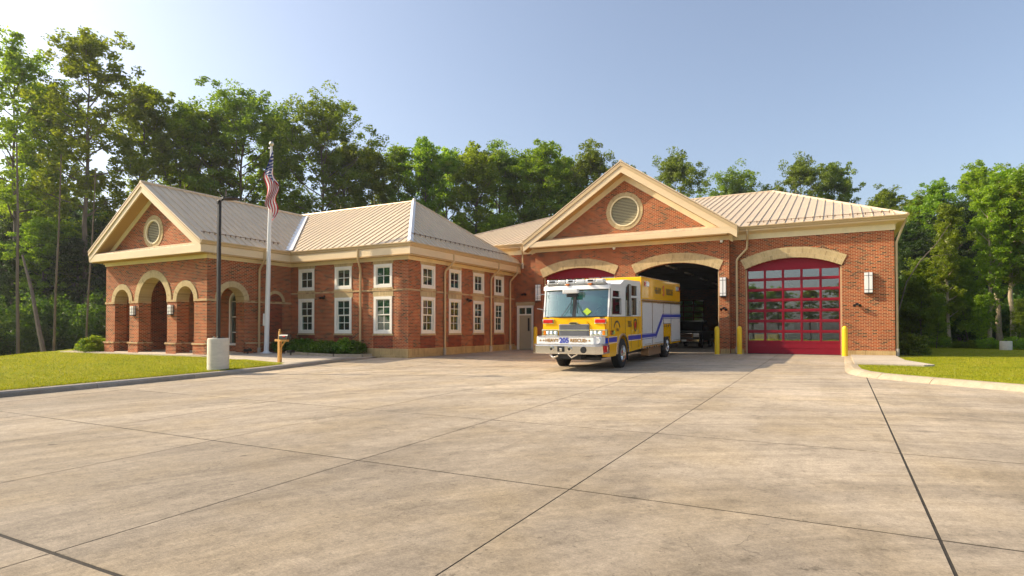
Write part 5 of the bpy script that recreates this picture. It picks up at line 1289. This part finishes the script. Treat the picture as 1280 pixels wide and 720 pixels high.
def tree_mesh(seed, h, base, R, m, bark, per=42, leaf=.12, nb=24, shape='round', clump=.75, tr_=.24, lean=0.):
    rng = np.random.default_rng(seed); r = random.Random(seed)
    b = MB(); pts = []; n = 9; x = y = 0
    for i in range(n+1):
        pts.append((x, y, h*.97*i/n)); x += r.uniform(-.16, .16)+lean*h/n; y += r.uniform(-.16, .16)
    def at(z):
        k = min(max(z/(h*.97)*n, 0), n-.001); i = int(k); return Vector(pts[i]).lerp(Vector(pts[i+1]), k-i)
    b.tube(pts, [tr_*(1.25 if i == 0 else 1)*(1-.88*i/n) for i in range(n+1)], 9)
    C_ = []; Rr = []
    for k in range(nb):
        f = (k+.5)/nb; z = base+(h-base)*(f**.9); az = k*2.399+r.uniform(-.4, .4)
        prof = {'round': (1-(2*f-.85)**2*.75) if f > .1 else .55, 'cone': 1.05-.8*f, 'tall': .75+.3*sin(f*pi)-.25*f, 'broad': (.6+.8*f) if f < .6 else 1.3-.9*f}[shape]
        L_ = R*max(prof, .2)*r.uniform(.7, 1.2); up = r.uniform(.15, .75)+(f*.7)
        o = at(z-.0); d = Vector((cos(az), sin(az), up)).normalized(); P = [o]; ds = d.copy()
        for s in range(4): ds = (ds+Vector((r.uniform(-.22, .22), r.uniform(-.22, .22), r.uniform(-.12, .2)))).normalized(); P.append(P[-1]+ds*L_/4)
        rb = tr_*.38*(1-.7*f); b.tube(P, [rb, rb*.8, rb*.6, rb*.4, rb*.15], 5)
        for s in range(2, 5):
            for q in range(3):
                off = Vector((r.gauss(0, .55), r.gauss(0, .55), r.gauss(.1, .42)))*(R*.20+.25)
                c = P[s]+off; C_.append(tuple(c)); Rr.append(clump*r.uniform(.55, 1.25))
            if s in (2, 3):
                e = P[s]+Vector((r.uniform(-1, 1), r.uniform(-1, 1), r.uniform(.1, .8))).normalized()*L_*.38
                b.tube([P[s], (P[s]+e)/2+Vector((0, 0, .05)), e], [rb*.4, rb*.25, rb*.1], 4); C_.append(tuple(e)); Rr.append(clump*r.uniform(.6, 1.1))
    top = at(h*.97)
    for q in range(6): C_.append((top.x+r.gauss(0, R*.16), top.y+r.gauss(0, R*.16), top.z+r.uniform(-.9, .25))); Rr.append(clump*r.uniform(.5, .9))
    tm = b.build('tmp', bark, None, smooth=True); me = tm.data; bpy.data.objects.remove(tm); me.name = 'trunk'
    return me, leaf_mesh('crown', C_, Rr, int(per*1.9), leaf, m, rng)

TM = {
 'lime_a': tree_mesh(11, 20, 7.5, 4.2, M['leaf_lime'], M['bark'], nb=32, shape='round', per=42, clump=.6),
 'lime_b': tree_mesh(12, 20, 6.0, 3.4, M['leaf_lime'], M['bark'], nb=34, shape='tall', per=40, clump=.56),
 'airy':   tree_mesh(13, 22, 9.5, 4.3, M['leaf_lime'], M['bark'], nb=25, shape='broad', per=30, clump=.54),
 'mid_a':  tree_mesh(14, 19, 5.0, 4.3, M['leaf_mid'], M['bark'], nb=34, shape='round', per=44, clump=.62),
 'mid_b':  tree_mesh(15, 19, 7.0, 3.8, M['leaf_mid'], M['bark'], nb=30, shape='tall', per=42, clump=.6),
 'oak':    tree_mesh(16, 20, 6.5, 5.6, M['leaf_dark'], M['bark'], nb=36, shape='broad', per=42, clump=.64, leaf=.11),
 'oak_b':  tree_mesh(17, 19, 5.5, 5.0, M['leaf_dark'], M['bark'], nb=34, shape='round', per=42, clump=.62, leaf=.11),
 'shade': tree_mesh(21, 19, 3.5, 5.0, M['leaf_shade'], M['bark'], nb=36, shape='round', per=44, clump=.72, leaf=.13),
 'vine':   tree_mesh(18, 13, 2.6, 1.7, M['leaf_lime'], M['bark_pale'], nb=38, shape='tall', per=36, clump=.38, leaf=.085, tr_=.19),
 'edge':   tree_mesh(19, 12.5, 4.6, 2.5, M['leaf_mid'], M['bark_pale'], nb=24, shape='broad', per=34, clump=.42, leaf=.09, tr_=.21),
 'sapling': tree_mesh(20, 6.5, 1.0, 1.5, M['leaf_mid'], M['bark'], nb=26, shape='cone', per=26, clump=.38, leaf=.075, tr_=.05),
}
def tree(kind, x, y, z, h, label, rz, group=None, sx=1.0, lean=0):
    tm, cm = TM[kind]; base = {'lime_a': 20, 'lime_b': 20, 'airy': 22, 'mid_a': 19, 'mid_b': 19, 'oak': 20, 'oak_b': 19, 'shade': 19, 'vine': 13, 'edge': 12.5, 'sapling': 6.5}[kind]
    t = thing({'sapling': 'sapling', 'oak': 'oak_tree', 'oak_b': 'oak_tree'}.get(kind, 'broadleaf_tree'), (x, y, z), (0, lean, rz), label=label, cat='sapling' if kind == 'sapling' else 'tree', group=group)
    s = h/base; t.scale = (s*sx, s*sx, s)
    for nm, me in (('trunk', tm), ('crown', cm)):
        o = bpy.data.objects.new(nm, me); COL.objects.link(o); o.parent = t
    return t
TREES = [
    ('airy', -67.7, 27.0, -1.1, 27.8, 'tall airy lime-green tree at the far left edge of the wood'),
    ('airy', -60.4, 29.8, -1.1, 28.1, 'tallest tree on the left, bare grey trunk rising beside the portico gable'),
    ('lime_b', -69.2, 30.7, -1.1, 25.2, 'slim green tree between the two tallest trees at the far left'),
    ('lime_b', -63.2, 36.2, -1.1, 25.8, 'slender airy tree with open top right of the tallest left tree'),
    ('lime_a', -61.5, 39.4, -1.1, 25.1, 'lime-green tree above the portico gable peak'),
    ('lime_b', -60.6, 42.2, -0.5, 23.9, 'narrow yellow-green tree just left of the dark oaks'),
    ('oak', -57.3, 44.0, -0.5, 26.0, 'large dark oak behind and left of the flag'),
    ('lime_b', -57.8, 49.4, -0.5, 25.5, 'lighter tree between the two dark oaks behind the flagpole top'),
    ('oak', -50.2, 47.9, -0.5, 24.7, 'dark spreading oak whose crown leans out right of the flag'),
    ('lime_a', -50.4, 52.3, -0.5, 22.4, 'bright lime tree right of the dark oaks above the office roof'),
    ('lime_b', -48.8, 55.4, -0.5, 22.0, 'narrow lime tree above the left end of the office ridge'),
    ('lime_b', -47.8, 58.3, -0.5, 22.8, 'pointed bright green tree left of the office hip peak'),
    ('mid_b', -44.1, 58.0, -0.5, 22.6, 'mid-green tree with a thin top right of the office hip peak'),
    ('lime_a', -42.8, 62.1, -0.5, 23.1, 'open lime tree with sky gaps above the office hip slope'),
    ('lime_a', -38.6, 62.1, -0.5, 22.9, 'round yellow-green tree behind the office hip end'),
    ('oak_b', -37.9, 65.9, -0.5, 23.4, 'dark-topped tree behind the round yellow-green one'),
    ('mid_a', -34.9, 67.5, -0.5, 22.9, 'mid-green tree over the left end of the garage ridge'),
    ('mid_b', -31.2, 67.3, -0.5, 22.8, 'tall mid-green tree left of the garage gable slope'),
    ('oak_b', -27.8, 71.4, -0.5, 23.5, 'dark green tree touching the left slope of the garage gable'),
    ('mid_a', -31.0, 73.0, -0.5, 23.4, 'green tree just behind the left slope of the garage gable'),
    ('oak_b', -19.2, 82.9, -0.5, 24.3, 'dark tree showing right of the garage gable peak'),
    ('oak', -13.8, 92.6, -0.5, 22.8, 'low dark treetop behind the garage ridge'),
    ('oak_b', -4.2, 93.3, -0.5, 24.2, 'dark treetop behind the garage hip peak'),
    ('mid_b', -0.8, 97.4, -0.5, 23.5, 'small treetop above the right garage roof slope'),
    ('mid_a', 5.3, 89.4, -0.5, 18.8, 'rounded treetop over the right garage eave corner'),
    ('mid_a', 7.6, 77.0, -0.02, 15.0, 'green tree just right of the garage corner'),
    ('mid_b', 9.2, 73.3, -0.02, 15.0, 'tall green tree in the right wood behind the pale trunks'),
    ('lime_a', 12.4, 75.0, -0.02, 16.9, 'tallest tree in the right wood with rounded crown'),
    ('mid_a', 14.5, 73.9, -0.02, 16.1, 'tall tree at the right edge of the frame behind the pale trunks'),
    ('vine', 6.9, 52.1, -0.02, 9.7, 'pale-trunked tree nearest the garage corner in the right wood'),
    ('vine', 9.2, 52.8, -0.02, 10.9, 'vine-covered tree with leaves down its trunk left of the lamp base'),
    ('edge', 10.4, 55.7, -0.02, 12.0, 'grey-trunked tree directly behind the concrete lamp base'),
    ('edge', 11.0, 54.9, -0.02, 11.1, 'slim dark-trunked tree right of the lamp base'),
    ('edge', 11.9, 53.1, -0.02, 11.5, 'pale tree just at the right frame edge'),
    ('sapling', 5.2, 52.9, -0.02, 6.1, 'thin sapling with pale green fans of leaves beside the garage corner'),
    ('sapling', 5.7, 48.6, -0.02, 3.4, 'young sapling low at the wood edge beside the dark shrub'),
    ('sapling', 8.1, 52.8, -0.02, 5.9, 'bushy yellow-green sapling between the pale trunks'),
    ('sapling', 8.4, 51.2, -0.02, 3.4, 'small sapling left of the vine-covered tree'),
    ('sapling', 4.7, 54.9, -0.02, 5.4, 'sapling half hidden behind the garage downspout'),
    ('sapling', 10.6, 51.3, -0.02, 3.1, 'small sapling right of the lamp base'),
]
FILL = [
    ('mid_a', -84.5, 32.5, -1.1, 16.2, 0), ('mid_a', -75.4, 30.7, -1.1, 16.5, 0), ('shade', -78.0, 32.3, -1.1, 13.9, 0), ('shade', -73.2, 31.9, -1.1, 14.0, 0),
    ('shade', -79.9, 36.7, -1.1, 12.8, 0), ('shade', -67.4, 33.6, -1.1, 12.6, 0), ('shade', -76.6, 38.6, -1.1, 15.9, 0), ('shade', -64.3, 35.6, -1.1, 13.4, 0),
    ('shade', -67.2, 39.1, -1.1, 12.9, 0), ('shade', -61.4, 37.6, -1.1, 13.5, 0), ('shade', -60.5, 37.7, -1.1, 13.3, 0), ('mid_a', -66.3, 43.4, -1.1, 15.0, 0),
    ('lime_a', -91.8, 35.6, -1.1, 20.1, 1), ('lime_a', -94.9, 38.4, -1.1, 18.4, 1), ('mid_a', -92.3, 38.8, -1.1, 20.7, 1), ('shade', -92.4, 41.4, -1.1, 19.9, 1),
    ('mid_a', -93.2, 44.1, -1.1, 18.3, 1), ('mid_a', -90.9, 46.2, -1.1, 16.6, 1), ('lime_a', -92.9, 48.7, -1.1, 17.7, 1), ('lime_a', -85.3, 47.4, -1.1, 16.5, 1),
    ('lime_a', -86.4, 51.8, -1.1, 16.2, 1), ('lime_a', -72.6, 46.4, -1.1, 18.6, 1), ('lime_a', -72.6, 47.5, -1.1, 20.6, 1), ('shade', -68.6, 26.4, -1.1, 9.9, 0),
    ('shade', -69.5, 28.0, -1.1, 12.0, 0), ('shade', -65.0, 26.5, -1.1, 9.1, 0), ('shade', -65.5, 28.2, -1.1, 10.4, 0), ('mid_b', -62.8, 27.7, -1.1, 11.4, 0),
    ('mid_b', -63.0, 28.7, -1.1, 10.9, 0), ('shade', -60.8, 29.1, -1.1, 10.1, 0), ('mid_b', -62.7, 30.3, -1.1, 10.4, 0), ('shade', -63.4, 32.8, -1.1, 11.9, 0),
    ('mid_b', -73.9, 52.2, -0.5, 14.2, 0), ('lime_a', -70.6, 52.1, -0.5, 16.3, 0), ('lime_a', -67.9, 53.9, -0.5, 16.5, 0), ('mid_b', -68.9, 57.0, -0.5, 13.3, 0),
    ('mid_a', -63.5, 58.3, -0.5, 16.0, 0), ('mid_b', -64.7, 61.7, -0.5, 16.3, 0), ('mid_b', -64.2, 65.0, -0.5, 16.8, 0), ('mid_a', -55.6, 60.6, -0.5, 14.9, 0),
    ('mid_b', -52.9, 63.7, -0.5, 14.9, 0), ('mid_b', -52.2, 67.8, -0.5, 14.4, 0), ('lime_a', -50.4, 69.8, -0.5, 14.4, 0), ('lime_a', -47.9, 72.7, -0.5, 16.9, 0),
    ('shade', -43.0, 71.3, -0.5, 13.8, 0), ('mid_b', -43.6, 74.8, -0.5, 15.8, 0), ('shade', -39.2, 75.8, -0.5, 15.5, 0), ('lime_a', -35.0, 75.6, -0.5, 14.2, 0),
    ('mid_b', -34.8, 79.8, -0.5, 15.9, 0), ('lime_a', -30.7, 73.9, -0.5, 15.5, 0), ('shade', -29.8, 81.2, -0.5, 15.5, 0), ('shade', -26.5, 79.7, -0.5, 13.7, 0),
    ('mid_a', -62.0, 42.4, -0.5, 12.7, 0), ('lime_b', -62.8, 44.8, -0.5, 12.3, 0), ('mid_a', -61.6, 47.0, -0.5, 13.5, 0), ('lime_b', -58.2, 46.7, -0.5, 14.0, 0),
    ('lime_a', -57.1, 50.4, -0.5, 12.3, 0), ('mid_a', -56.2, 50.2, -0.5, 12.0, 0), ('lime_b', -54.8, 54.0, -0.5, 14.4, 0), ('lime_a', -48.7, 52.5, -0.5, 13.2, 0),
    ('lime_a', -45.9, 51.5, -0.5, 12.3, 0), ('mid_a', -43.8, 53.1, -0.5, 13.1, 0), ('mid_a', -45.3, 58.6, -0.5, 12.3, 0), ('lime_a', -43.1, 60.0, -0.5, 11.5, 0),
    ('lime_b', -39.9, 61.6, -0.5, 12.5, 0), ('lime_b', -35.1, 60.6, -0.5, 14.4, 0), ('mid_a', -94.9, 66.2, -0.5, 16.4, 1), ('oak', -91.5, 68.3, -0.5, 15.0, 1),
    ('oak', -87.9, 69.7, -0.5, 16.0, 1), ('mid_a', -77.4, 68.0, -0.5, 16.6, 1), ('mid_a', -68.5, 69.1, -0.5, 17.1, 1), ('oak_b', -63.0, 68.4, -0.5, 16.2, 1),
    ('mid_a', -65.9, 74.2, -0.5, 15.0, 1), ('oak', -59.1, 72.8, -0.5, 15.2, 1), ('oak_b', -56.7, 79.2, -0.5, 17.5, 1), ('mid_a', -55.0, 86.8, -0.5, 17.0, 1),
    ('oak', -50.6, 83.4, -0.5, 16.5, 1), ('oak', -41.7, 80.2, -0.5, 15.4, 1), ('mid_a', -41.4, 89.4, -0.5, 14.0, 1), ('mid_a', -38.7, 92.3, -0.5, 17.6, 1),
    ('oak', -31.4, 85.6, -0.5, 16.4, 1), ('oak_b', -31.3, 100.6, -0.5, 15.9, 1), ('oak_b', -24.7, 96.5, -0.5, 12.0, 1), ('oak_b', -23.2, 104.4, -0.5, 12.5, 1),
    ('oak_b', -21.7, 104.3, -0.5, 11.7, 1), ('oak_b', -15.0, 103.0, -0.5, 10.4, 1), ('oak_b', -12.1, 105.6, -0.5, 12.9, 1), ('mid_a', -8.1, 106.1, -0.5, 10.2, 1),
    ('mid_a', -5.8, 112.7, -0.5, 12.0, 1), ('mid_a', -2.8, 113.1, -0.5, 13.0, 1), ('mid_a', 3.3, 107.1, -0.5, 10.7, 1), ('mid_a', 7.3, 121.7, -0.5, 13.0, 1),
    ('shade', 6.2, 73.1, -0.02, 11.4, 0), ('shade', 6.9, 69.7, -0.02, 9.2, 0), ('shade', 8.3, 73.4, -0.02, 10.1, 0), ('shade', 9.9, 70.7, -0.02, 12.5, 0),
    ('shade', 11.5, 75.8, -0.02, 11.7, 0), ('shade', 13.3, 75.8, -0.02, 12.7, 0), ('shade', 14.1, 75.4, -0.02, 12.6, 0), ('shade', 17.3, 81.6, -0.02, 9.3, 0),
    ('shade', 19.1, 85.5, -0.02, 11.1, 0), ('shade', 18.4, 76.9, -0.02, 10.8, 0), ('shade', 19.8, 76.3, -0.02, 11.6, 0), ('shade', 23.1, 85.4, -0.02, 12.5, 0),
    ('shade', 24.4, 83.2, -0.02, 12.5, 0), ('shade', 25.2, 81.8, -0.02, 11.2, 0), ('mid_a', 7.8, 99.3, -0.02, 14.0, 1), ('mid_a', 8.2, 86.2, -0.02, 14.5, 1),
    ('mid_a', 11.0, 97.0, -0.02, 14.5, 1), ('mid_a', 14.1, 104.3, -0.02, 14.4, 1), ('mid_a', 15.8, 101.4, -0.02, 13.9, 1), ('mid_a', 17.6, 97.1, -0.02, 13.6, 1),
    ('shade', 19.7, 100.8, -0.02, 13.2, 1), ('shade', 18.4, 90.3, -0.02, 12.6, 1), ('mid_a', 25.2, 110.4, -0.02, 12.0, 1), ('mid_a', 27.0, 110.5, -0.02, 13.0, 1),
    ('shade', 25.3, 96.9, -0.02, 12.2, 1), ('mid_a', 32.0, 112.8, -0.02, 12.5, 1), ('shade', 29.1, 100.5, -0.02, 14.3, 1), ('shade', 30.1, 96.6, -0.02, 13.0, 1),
]

rr = random.Random(77)
for (k, x, y, z, h, lab) in TREES: tree(k, x, y, z, h, lab, rr.uniform(0, 6.28), sx=rr.uniform(.85, 1.05), group='saplings at the edge of the right wood' if k == 'sapling' else 'trees around the fire station')
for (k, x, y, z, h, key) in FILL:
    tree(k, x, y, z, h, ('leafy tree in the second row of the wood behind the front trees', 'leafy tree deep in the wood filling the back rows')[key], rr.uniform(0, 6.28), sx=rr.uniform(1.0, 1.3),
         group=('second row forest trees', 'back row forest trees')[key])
# leaning dead trunk at the far left and bare stems
def stem(x, y, z, dx, dz, r0, lab, nm='slender_tree'):
    t = thing(nm, (x, y, z), label=lab, cat='tree', group='bare trees along the left wood edge')
    MB().tube([(0, 0, 0), (dx*.3, 0, dz*.33), (dx*.62, .1, dz*.66), (dx, .1, dz)], [r0, r0*.85, r0*.65, r0*.4], 8).build('trunk', M['bark'], t, smooth=True)
stem(-48.6, 21.4, -1.1, -3.8, 7.8, .17, 'pale trunk leaning left in the shade of the left wood')
stem(-49.8, 22.4, -1.1, .5, 15, .09, 'thin upright stem left of the leaning trunk')
stem(-51.6, 21.0, -1.1, -.9, 16, .12, 'thin bare stem at the far left edge of the lawn')
stem(-48.0, 23.6, -1.1, .9, 14, .07, 'thinnest upright stem beside the leaning trunk')
stem(-49.0, 35.2, -1.1, .4, 15, .15, 'dark straight trunk just left of the portico corner')
t = thing('dead_tree', (3.3, 48.5, -.1), label='pale bare leaning dead tree beside the garage right corner', cat='tree')
MB().tube([(0, 0, 0), (.25, .1, 2.4), (.8, .3, 4.6), (1.6, .7, 6.0), (2.6, 1.1, 7.2), (3.3, 1.3, 8.4)], [.05, .045, .035, .028, .02, .01], 6).build('trunk', M['bark'], t, smooth=True)
MB().tube([(1.6, .7, 6.0), (2.5, .9, 6.35), (3.4, 1.0, 6.4)], [.018, .014, .008], 5).build('limb', M['bark'], t, smooth=True)

# understorey bushes: shared meshes
def bush_mesh(seed, R_, H, n, per, leaf, m, clump=.45):
    rng = np.random.default_rng(seed); C_ = []; Q = []
    for i in range(n):
        a = rng.random()*2*pi; q = rng.random()**.5; z = H*(.12+.85*rng.random()*(1-.55*q*q)); C_.append((R_*q*cos(a), R_*q*sin(a), z)); Q.append(clump*(.6+.7*rng.random()))
    return leaf_mesh('foliage', C_, Q, per, leaf, m, rng)
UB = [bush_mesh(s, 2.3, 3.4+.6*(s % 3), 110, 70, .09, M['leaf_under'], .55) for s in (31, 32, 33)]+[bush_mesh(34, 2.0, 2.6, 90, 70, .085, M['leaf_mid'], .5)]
def bush(me, x, y, z, s, sz, label, group=None, stems=True):
    t = thing('bush', (x, y, z), (0, 0, rr.uniform(0, 6.28)), label=label, cat='bush', group=group); t.scale = (s, s, sz)
    o = bpy.data.objects.new('foliage', me); COL.objects.link(o); o.parent = t
    o = bpy.data.objects.new('stem', STEMS); COL.objects.link(o); o.parent = t
    return t
b = MB()
for k in range(7):
    a = k*.9; b.tube([(.1*cos(a), .1*sin(a), -.3), (.4*cos(a), .4*sin(a), 1.0), (.9*cos(a), .9*sin(a), 2.0)], [.04, .03, .01], 4)
_o = b.build('stem', M['bark'], None); STEMS = _o.data; bpy.data.objects.remove(_o)
U = []
for i in range(26):      # left wood edge, from the frame edge to behind the office
    f = i/25; x = -60+20*f+rr.uniform(-1, 1); y = 22+26*f+rr.uniform(-1.2, 1.2)
    U.append((x, y, -1.25))
    U.append((x-3.5, y+3.5, -1.2))
    if i < 12: U.append((-56-rr.uniform(0, 12), 14+rr.uniform(0, 16), -1.2))
for i in range(20):      # behind the garage on the right and the right wood edge
    f = i/19; U.append((3.5+26*f+rr.uniform(-.8, .8), 60-15*f+rr.uniform(-1.5, 1.5)+2, -.15)); U.append((6+26*f, 66-15*f, -.1))
for i in range(22): U.append((-44+46*i/21, 70+rr.uniform(-2, 3), -.9))
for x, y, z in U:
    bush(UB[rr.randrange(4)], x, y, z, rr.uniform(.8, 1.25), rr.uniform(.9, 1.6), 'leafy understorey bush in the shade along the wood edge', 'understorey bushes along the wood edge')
# low edge growth in front of the right wood
for i in range(14):
    f = i/13; bush(UB[3], 6.3+15*f+rr.uniform(-.4, .4), 50.5-8.5*f+rr.uniform(-.5, .5), -.1, rr.uniform(.3, .5), rr.uniform(.25, .4), 'low weedy growth where the right lawn meets the wood', 'low growth at the right lawn edge')
# the deep wood beyond: one mass
rng = np.random.default_rng(9); n = 1900; C_ = []; Q = []
for i in range(n):
    s = rng.random(); ang = radians(-84+142*s); d = 92+rng.random()*26
    x = d*sin(ang-YAW*0)*1.0; y = d*cos(ang)
    C_.append((x-12, y+2 if abs(ang) > .6 else y+12, rng.random()**.8*11-.5)); Q.append(1.4+1.2*rng.random())
o = bpy.data.objects.new('deep_wood', leaf_mesh('deep_wood', C_, Q, 40, .42, M['leaf_dark'], rng)); COL.objects.link(o); tag(o, 'dark mass of forest foliage beyond the trees', 'forest', kind='stuff')
# trees across the road behind the camera (seen in the glass)
for i in range(34):
    if i < 20: bx, by, bh = -62+6.2*i+rr.uniform(-1, 1), -88-rr.uniform(0, 6), rr.uniform(11, 14)
    else: bx, by, bh = -64-rr.uniform(0, 8), -80+5.6*(i-20), rr.uniform(12, 15)
    tree(('mid_a', 'lime_a', 'oak_b', 'mid_a')[i % 4], bx, by, -1.1, bh, 'tree across the road behind the viewpoint', rr.uniform(0, 6), group='trees across the road', sx=1.7)
# shrubs by the building
t = thing('shrub', (2.95, 35.4, -.1), label='dark rounded evergreen shrub at the garage right corner', cat='shrub')
o = bpy.data.objects.new('foliage', bush_mesh(41, .85, 1.35, 90, 60, .06, M['leaf_dark'], .3)); COL.objects.link(o); o.parent = t
for i, (x, y, s) in enumerate(((-35.0, 17.6, 1.0), (-35.9, 18.4, .9), (-36.9, 18.2, .75))):
    t = thing('shrub', (x, y, zl(x, y)-.05), label=('bright yellow-green shrub touching the portico left corner', 'bright shrub just behind the one at the portico corner', 'outermost bright low shrub left of the portico')[i], cat='shrub', group='bright shrubs left of the portico')
    o = bpy.data.objects.new('foliage', bush_mesh(50+i, .7*s, 1.0*s, 60, 46, .06, M['leaf_bright'], .24)); COL.objects.link(o); o.parent = t
BS = [bush_mesh(60+i, .62, .62, 60, 60, .05, M['leaf_bed'], .2) for i in range(3)]
beds = [(-25.0, 21.5, 1.15), (-24.35, 21.1, 1.0), (-23.7, 21.7, 1.25), (-23.2, 21.0, .95), (-22.55, 21.5, 1.15), (-22.1, 20.95, 1.0), (-21.6, 21.5, 1.05), (-21.05, 21.85, 1.2), (-25.0, 22.1, 1.2), (-24.2, 22.15, 1.25), (-22.9, 22.15, 1.2), (-21.9, 22.15, 1.25), (-20.75, 22.1, 1.05)]
for i, (x, y, s) in enumerate(beds):
    last = i in (7, 12)
    t = thing('shrub', (x, y, zw(x, y)+.05), (0, 0, i*1.3), label='low spreading green shrub in the planting bed under the office windows' if not last else ('rounded leafy shrub near the right end of the planting bed' if i == 7 else 'last shrub in the bed beside the office corner downspout'), cat='shrub', group='shrubs in the planting bed')
    s *= .84; t.scale = (s, s, s*(1.3 if last else 1.0)); o = bpy.data.objects.new('foliage', BS[i % 3]); COL.objects.link(o); o.parent = t

# grass blades near the kerbs
def blades(name, pts, hgt, m, seed):
    rng = np.random.default_rng(seed); P = np.asarray(pts, dtype=np.float32); N_ = len(P)
    a = rng.random(N_)*2*pi; w = .006+.005*rng.random(N_); h = hgt*(.5+.8*rng.random(N_)); lx = rng.normal(size=N_)*.03; ly = rng.normal(size=N_)*.03
    v = np.empty((N_, 3, 3), dtype=np.float32)
    v[:, 0] = P+np.stack([np.cos(a)*w, np.sin(a)*w, 0*a], 1); v[:, 1] = P-np.stack([np.cos(a)*w, np.sin(a)*w, 0*a], 1); v[:, 2] = P+np.stack([lx, ly, h], 1)
    me = bpy.data.meshes.new(name); me.vertices.add(N_*3); me.vertices.foreach_set('co', v.reshape(-1)); me.loops.add(N_*3); me.loops.foreach_set('vertex_index', np.arange(N_*3, dtype=np.int32))
    me.polygons.add(N_); me.polygons.foreach_set('loop_start', np.arange(0, N_*3, 3, dtype=np.int32)); me.update(calc_edges=True)
    at = me.attributes.new('leafrand', 'FLOAT', 'FACE'); at.data.foreach_set('value', rng.random(N_).astype(np.float32))
    me.materials.append(m); o = bpy.data.objects.new(name, me); COL.objects.link(o); return o
M['blade'] = leaf_mat('grass_blade', (.16, .20, .004), (.27, .28, .006), (.38, .33, .03), .45, 0)
rg = np.random.default_rng(3); pts = []
for i in range(120000):
    x = -19.62-24*rg.random()**1.9; y = -3+19.9*rg.random(); pts.append((x, y, zl(x, y)-.005))
for i in range(9000): y = -5+21.5*rg.random(); x = -19.63+.07*rg.normal()*.5; x = min(x, -19.56); pts.append((x, y, zl(-19.62, y)+.0))
o = blades('grass', pts, .05, M['blade'], 1); tag(o, 'short mown green grass of the left lawn', 'grass', kind='stuff')
lr = next(o for o in bpy.data.objects if o.name == 'lawn_right').data
tris = [(f.area, [lr.vertices[v].co.copy() for v in f.vertices]) for f in lr.polygons]
tris = [q for q in tris if q[1][0].y < 52 and q[1][0].x < 22]
wts = np.array([a/(1+((c[0].length-20)/14)**2) for a, c in tris]); wts /= wts.sum(); idx = rg.choice(len(tris), 90000, p=wts); pts = []
for k in idx:
    c = tris[k][1]; u, v = rg.random(), rg.random(); p = c[0].lerp(c[1], u).lerp(c[3].lerp(c[2], u), v)
    if -.1 < p.x < 2.9 and p.y > 25.2: 
        if p.x < 2.35 or p.y < 27.5 and p.x < 2.35+(27.5-p.y)*.3: continue
    pts.append((p.x, p.y, p.z-.005))
o = blades('grass', pts, .04, M['blade'], 2); tag(o, 'short mown green grass of the right lawn', 'grass', kind='stuff')

# air: thin haze volume added to lift the shadows in the woods
hz = MB().box(-260, 260, -130, 300, -2.4, 34); hm = bpy.data.materials.new('haze'); hm.use_nodes = True
nt = hm.node_tree; nt.nodes.remove(nt.nodes['Principled BSDF']); pv3 = nt.nodes.new('ShaderNodeVolumePrincipled')
pv3.inputs['Color'].default_value = (.93, .95, 1, 1); pv3.inputs['Density'].default_value = .0003; pv3.inputs['Anisotropy'].default_value = .35
nt.links.new(pv3.outputs[0], nt.nodes['Material Output'].inputs['Volume'])
tag(hz.build('haze', hm), kind='stuff')
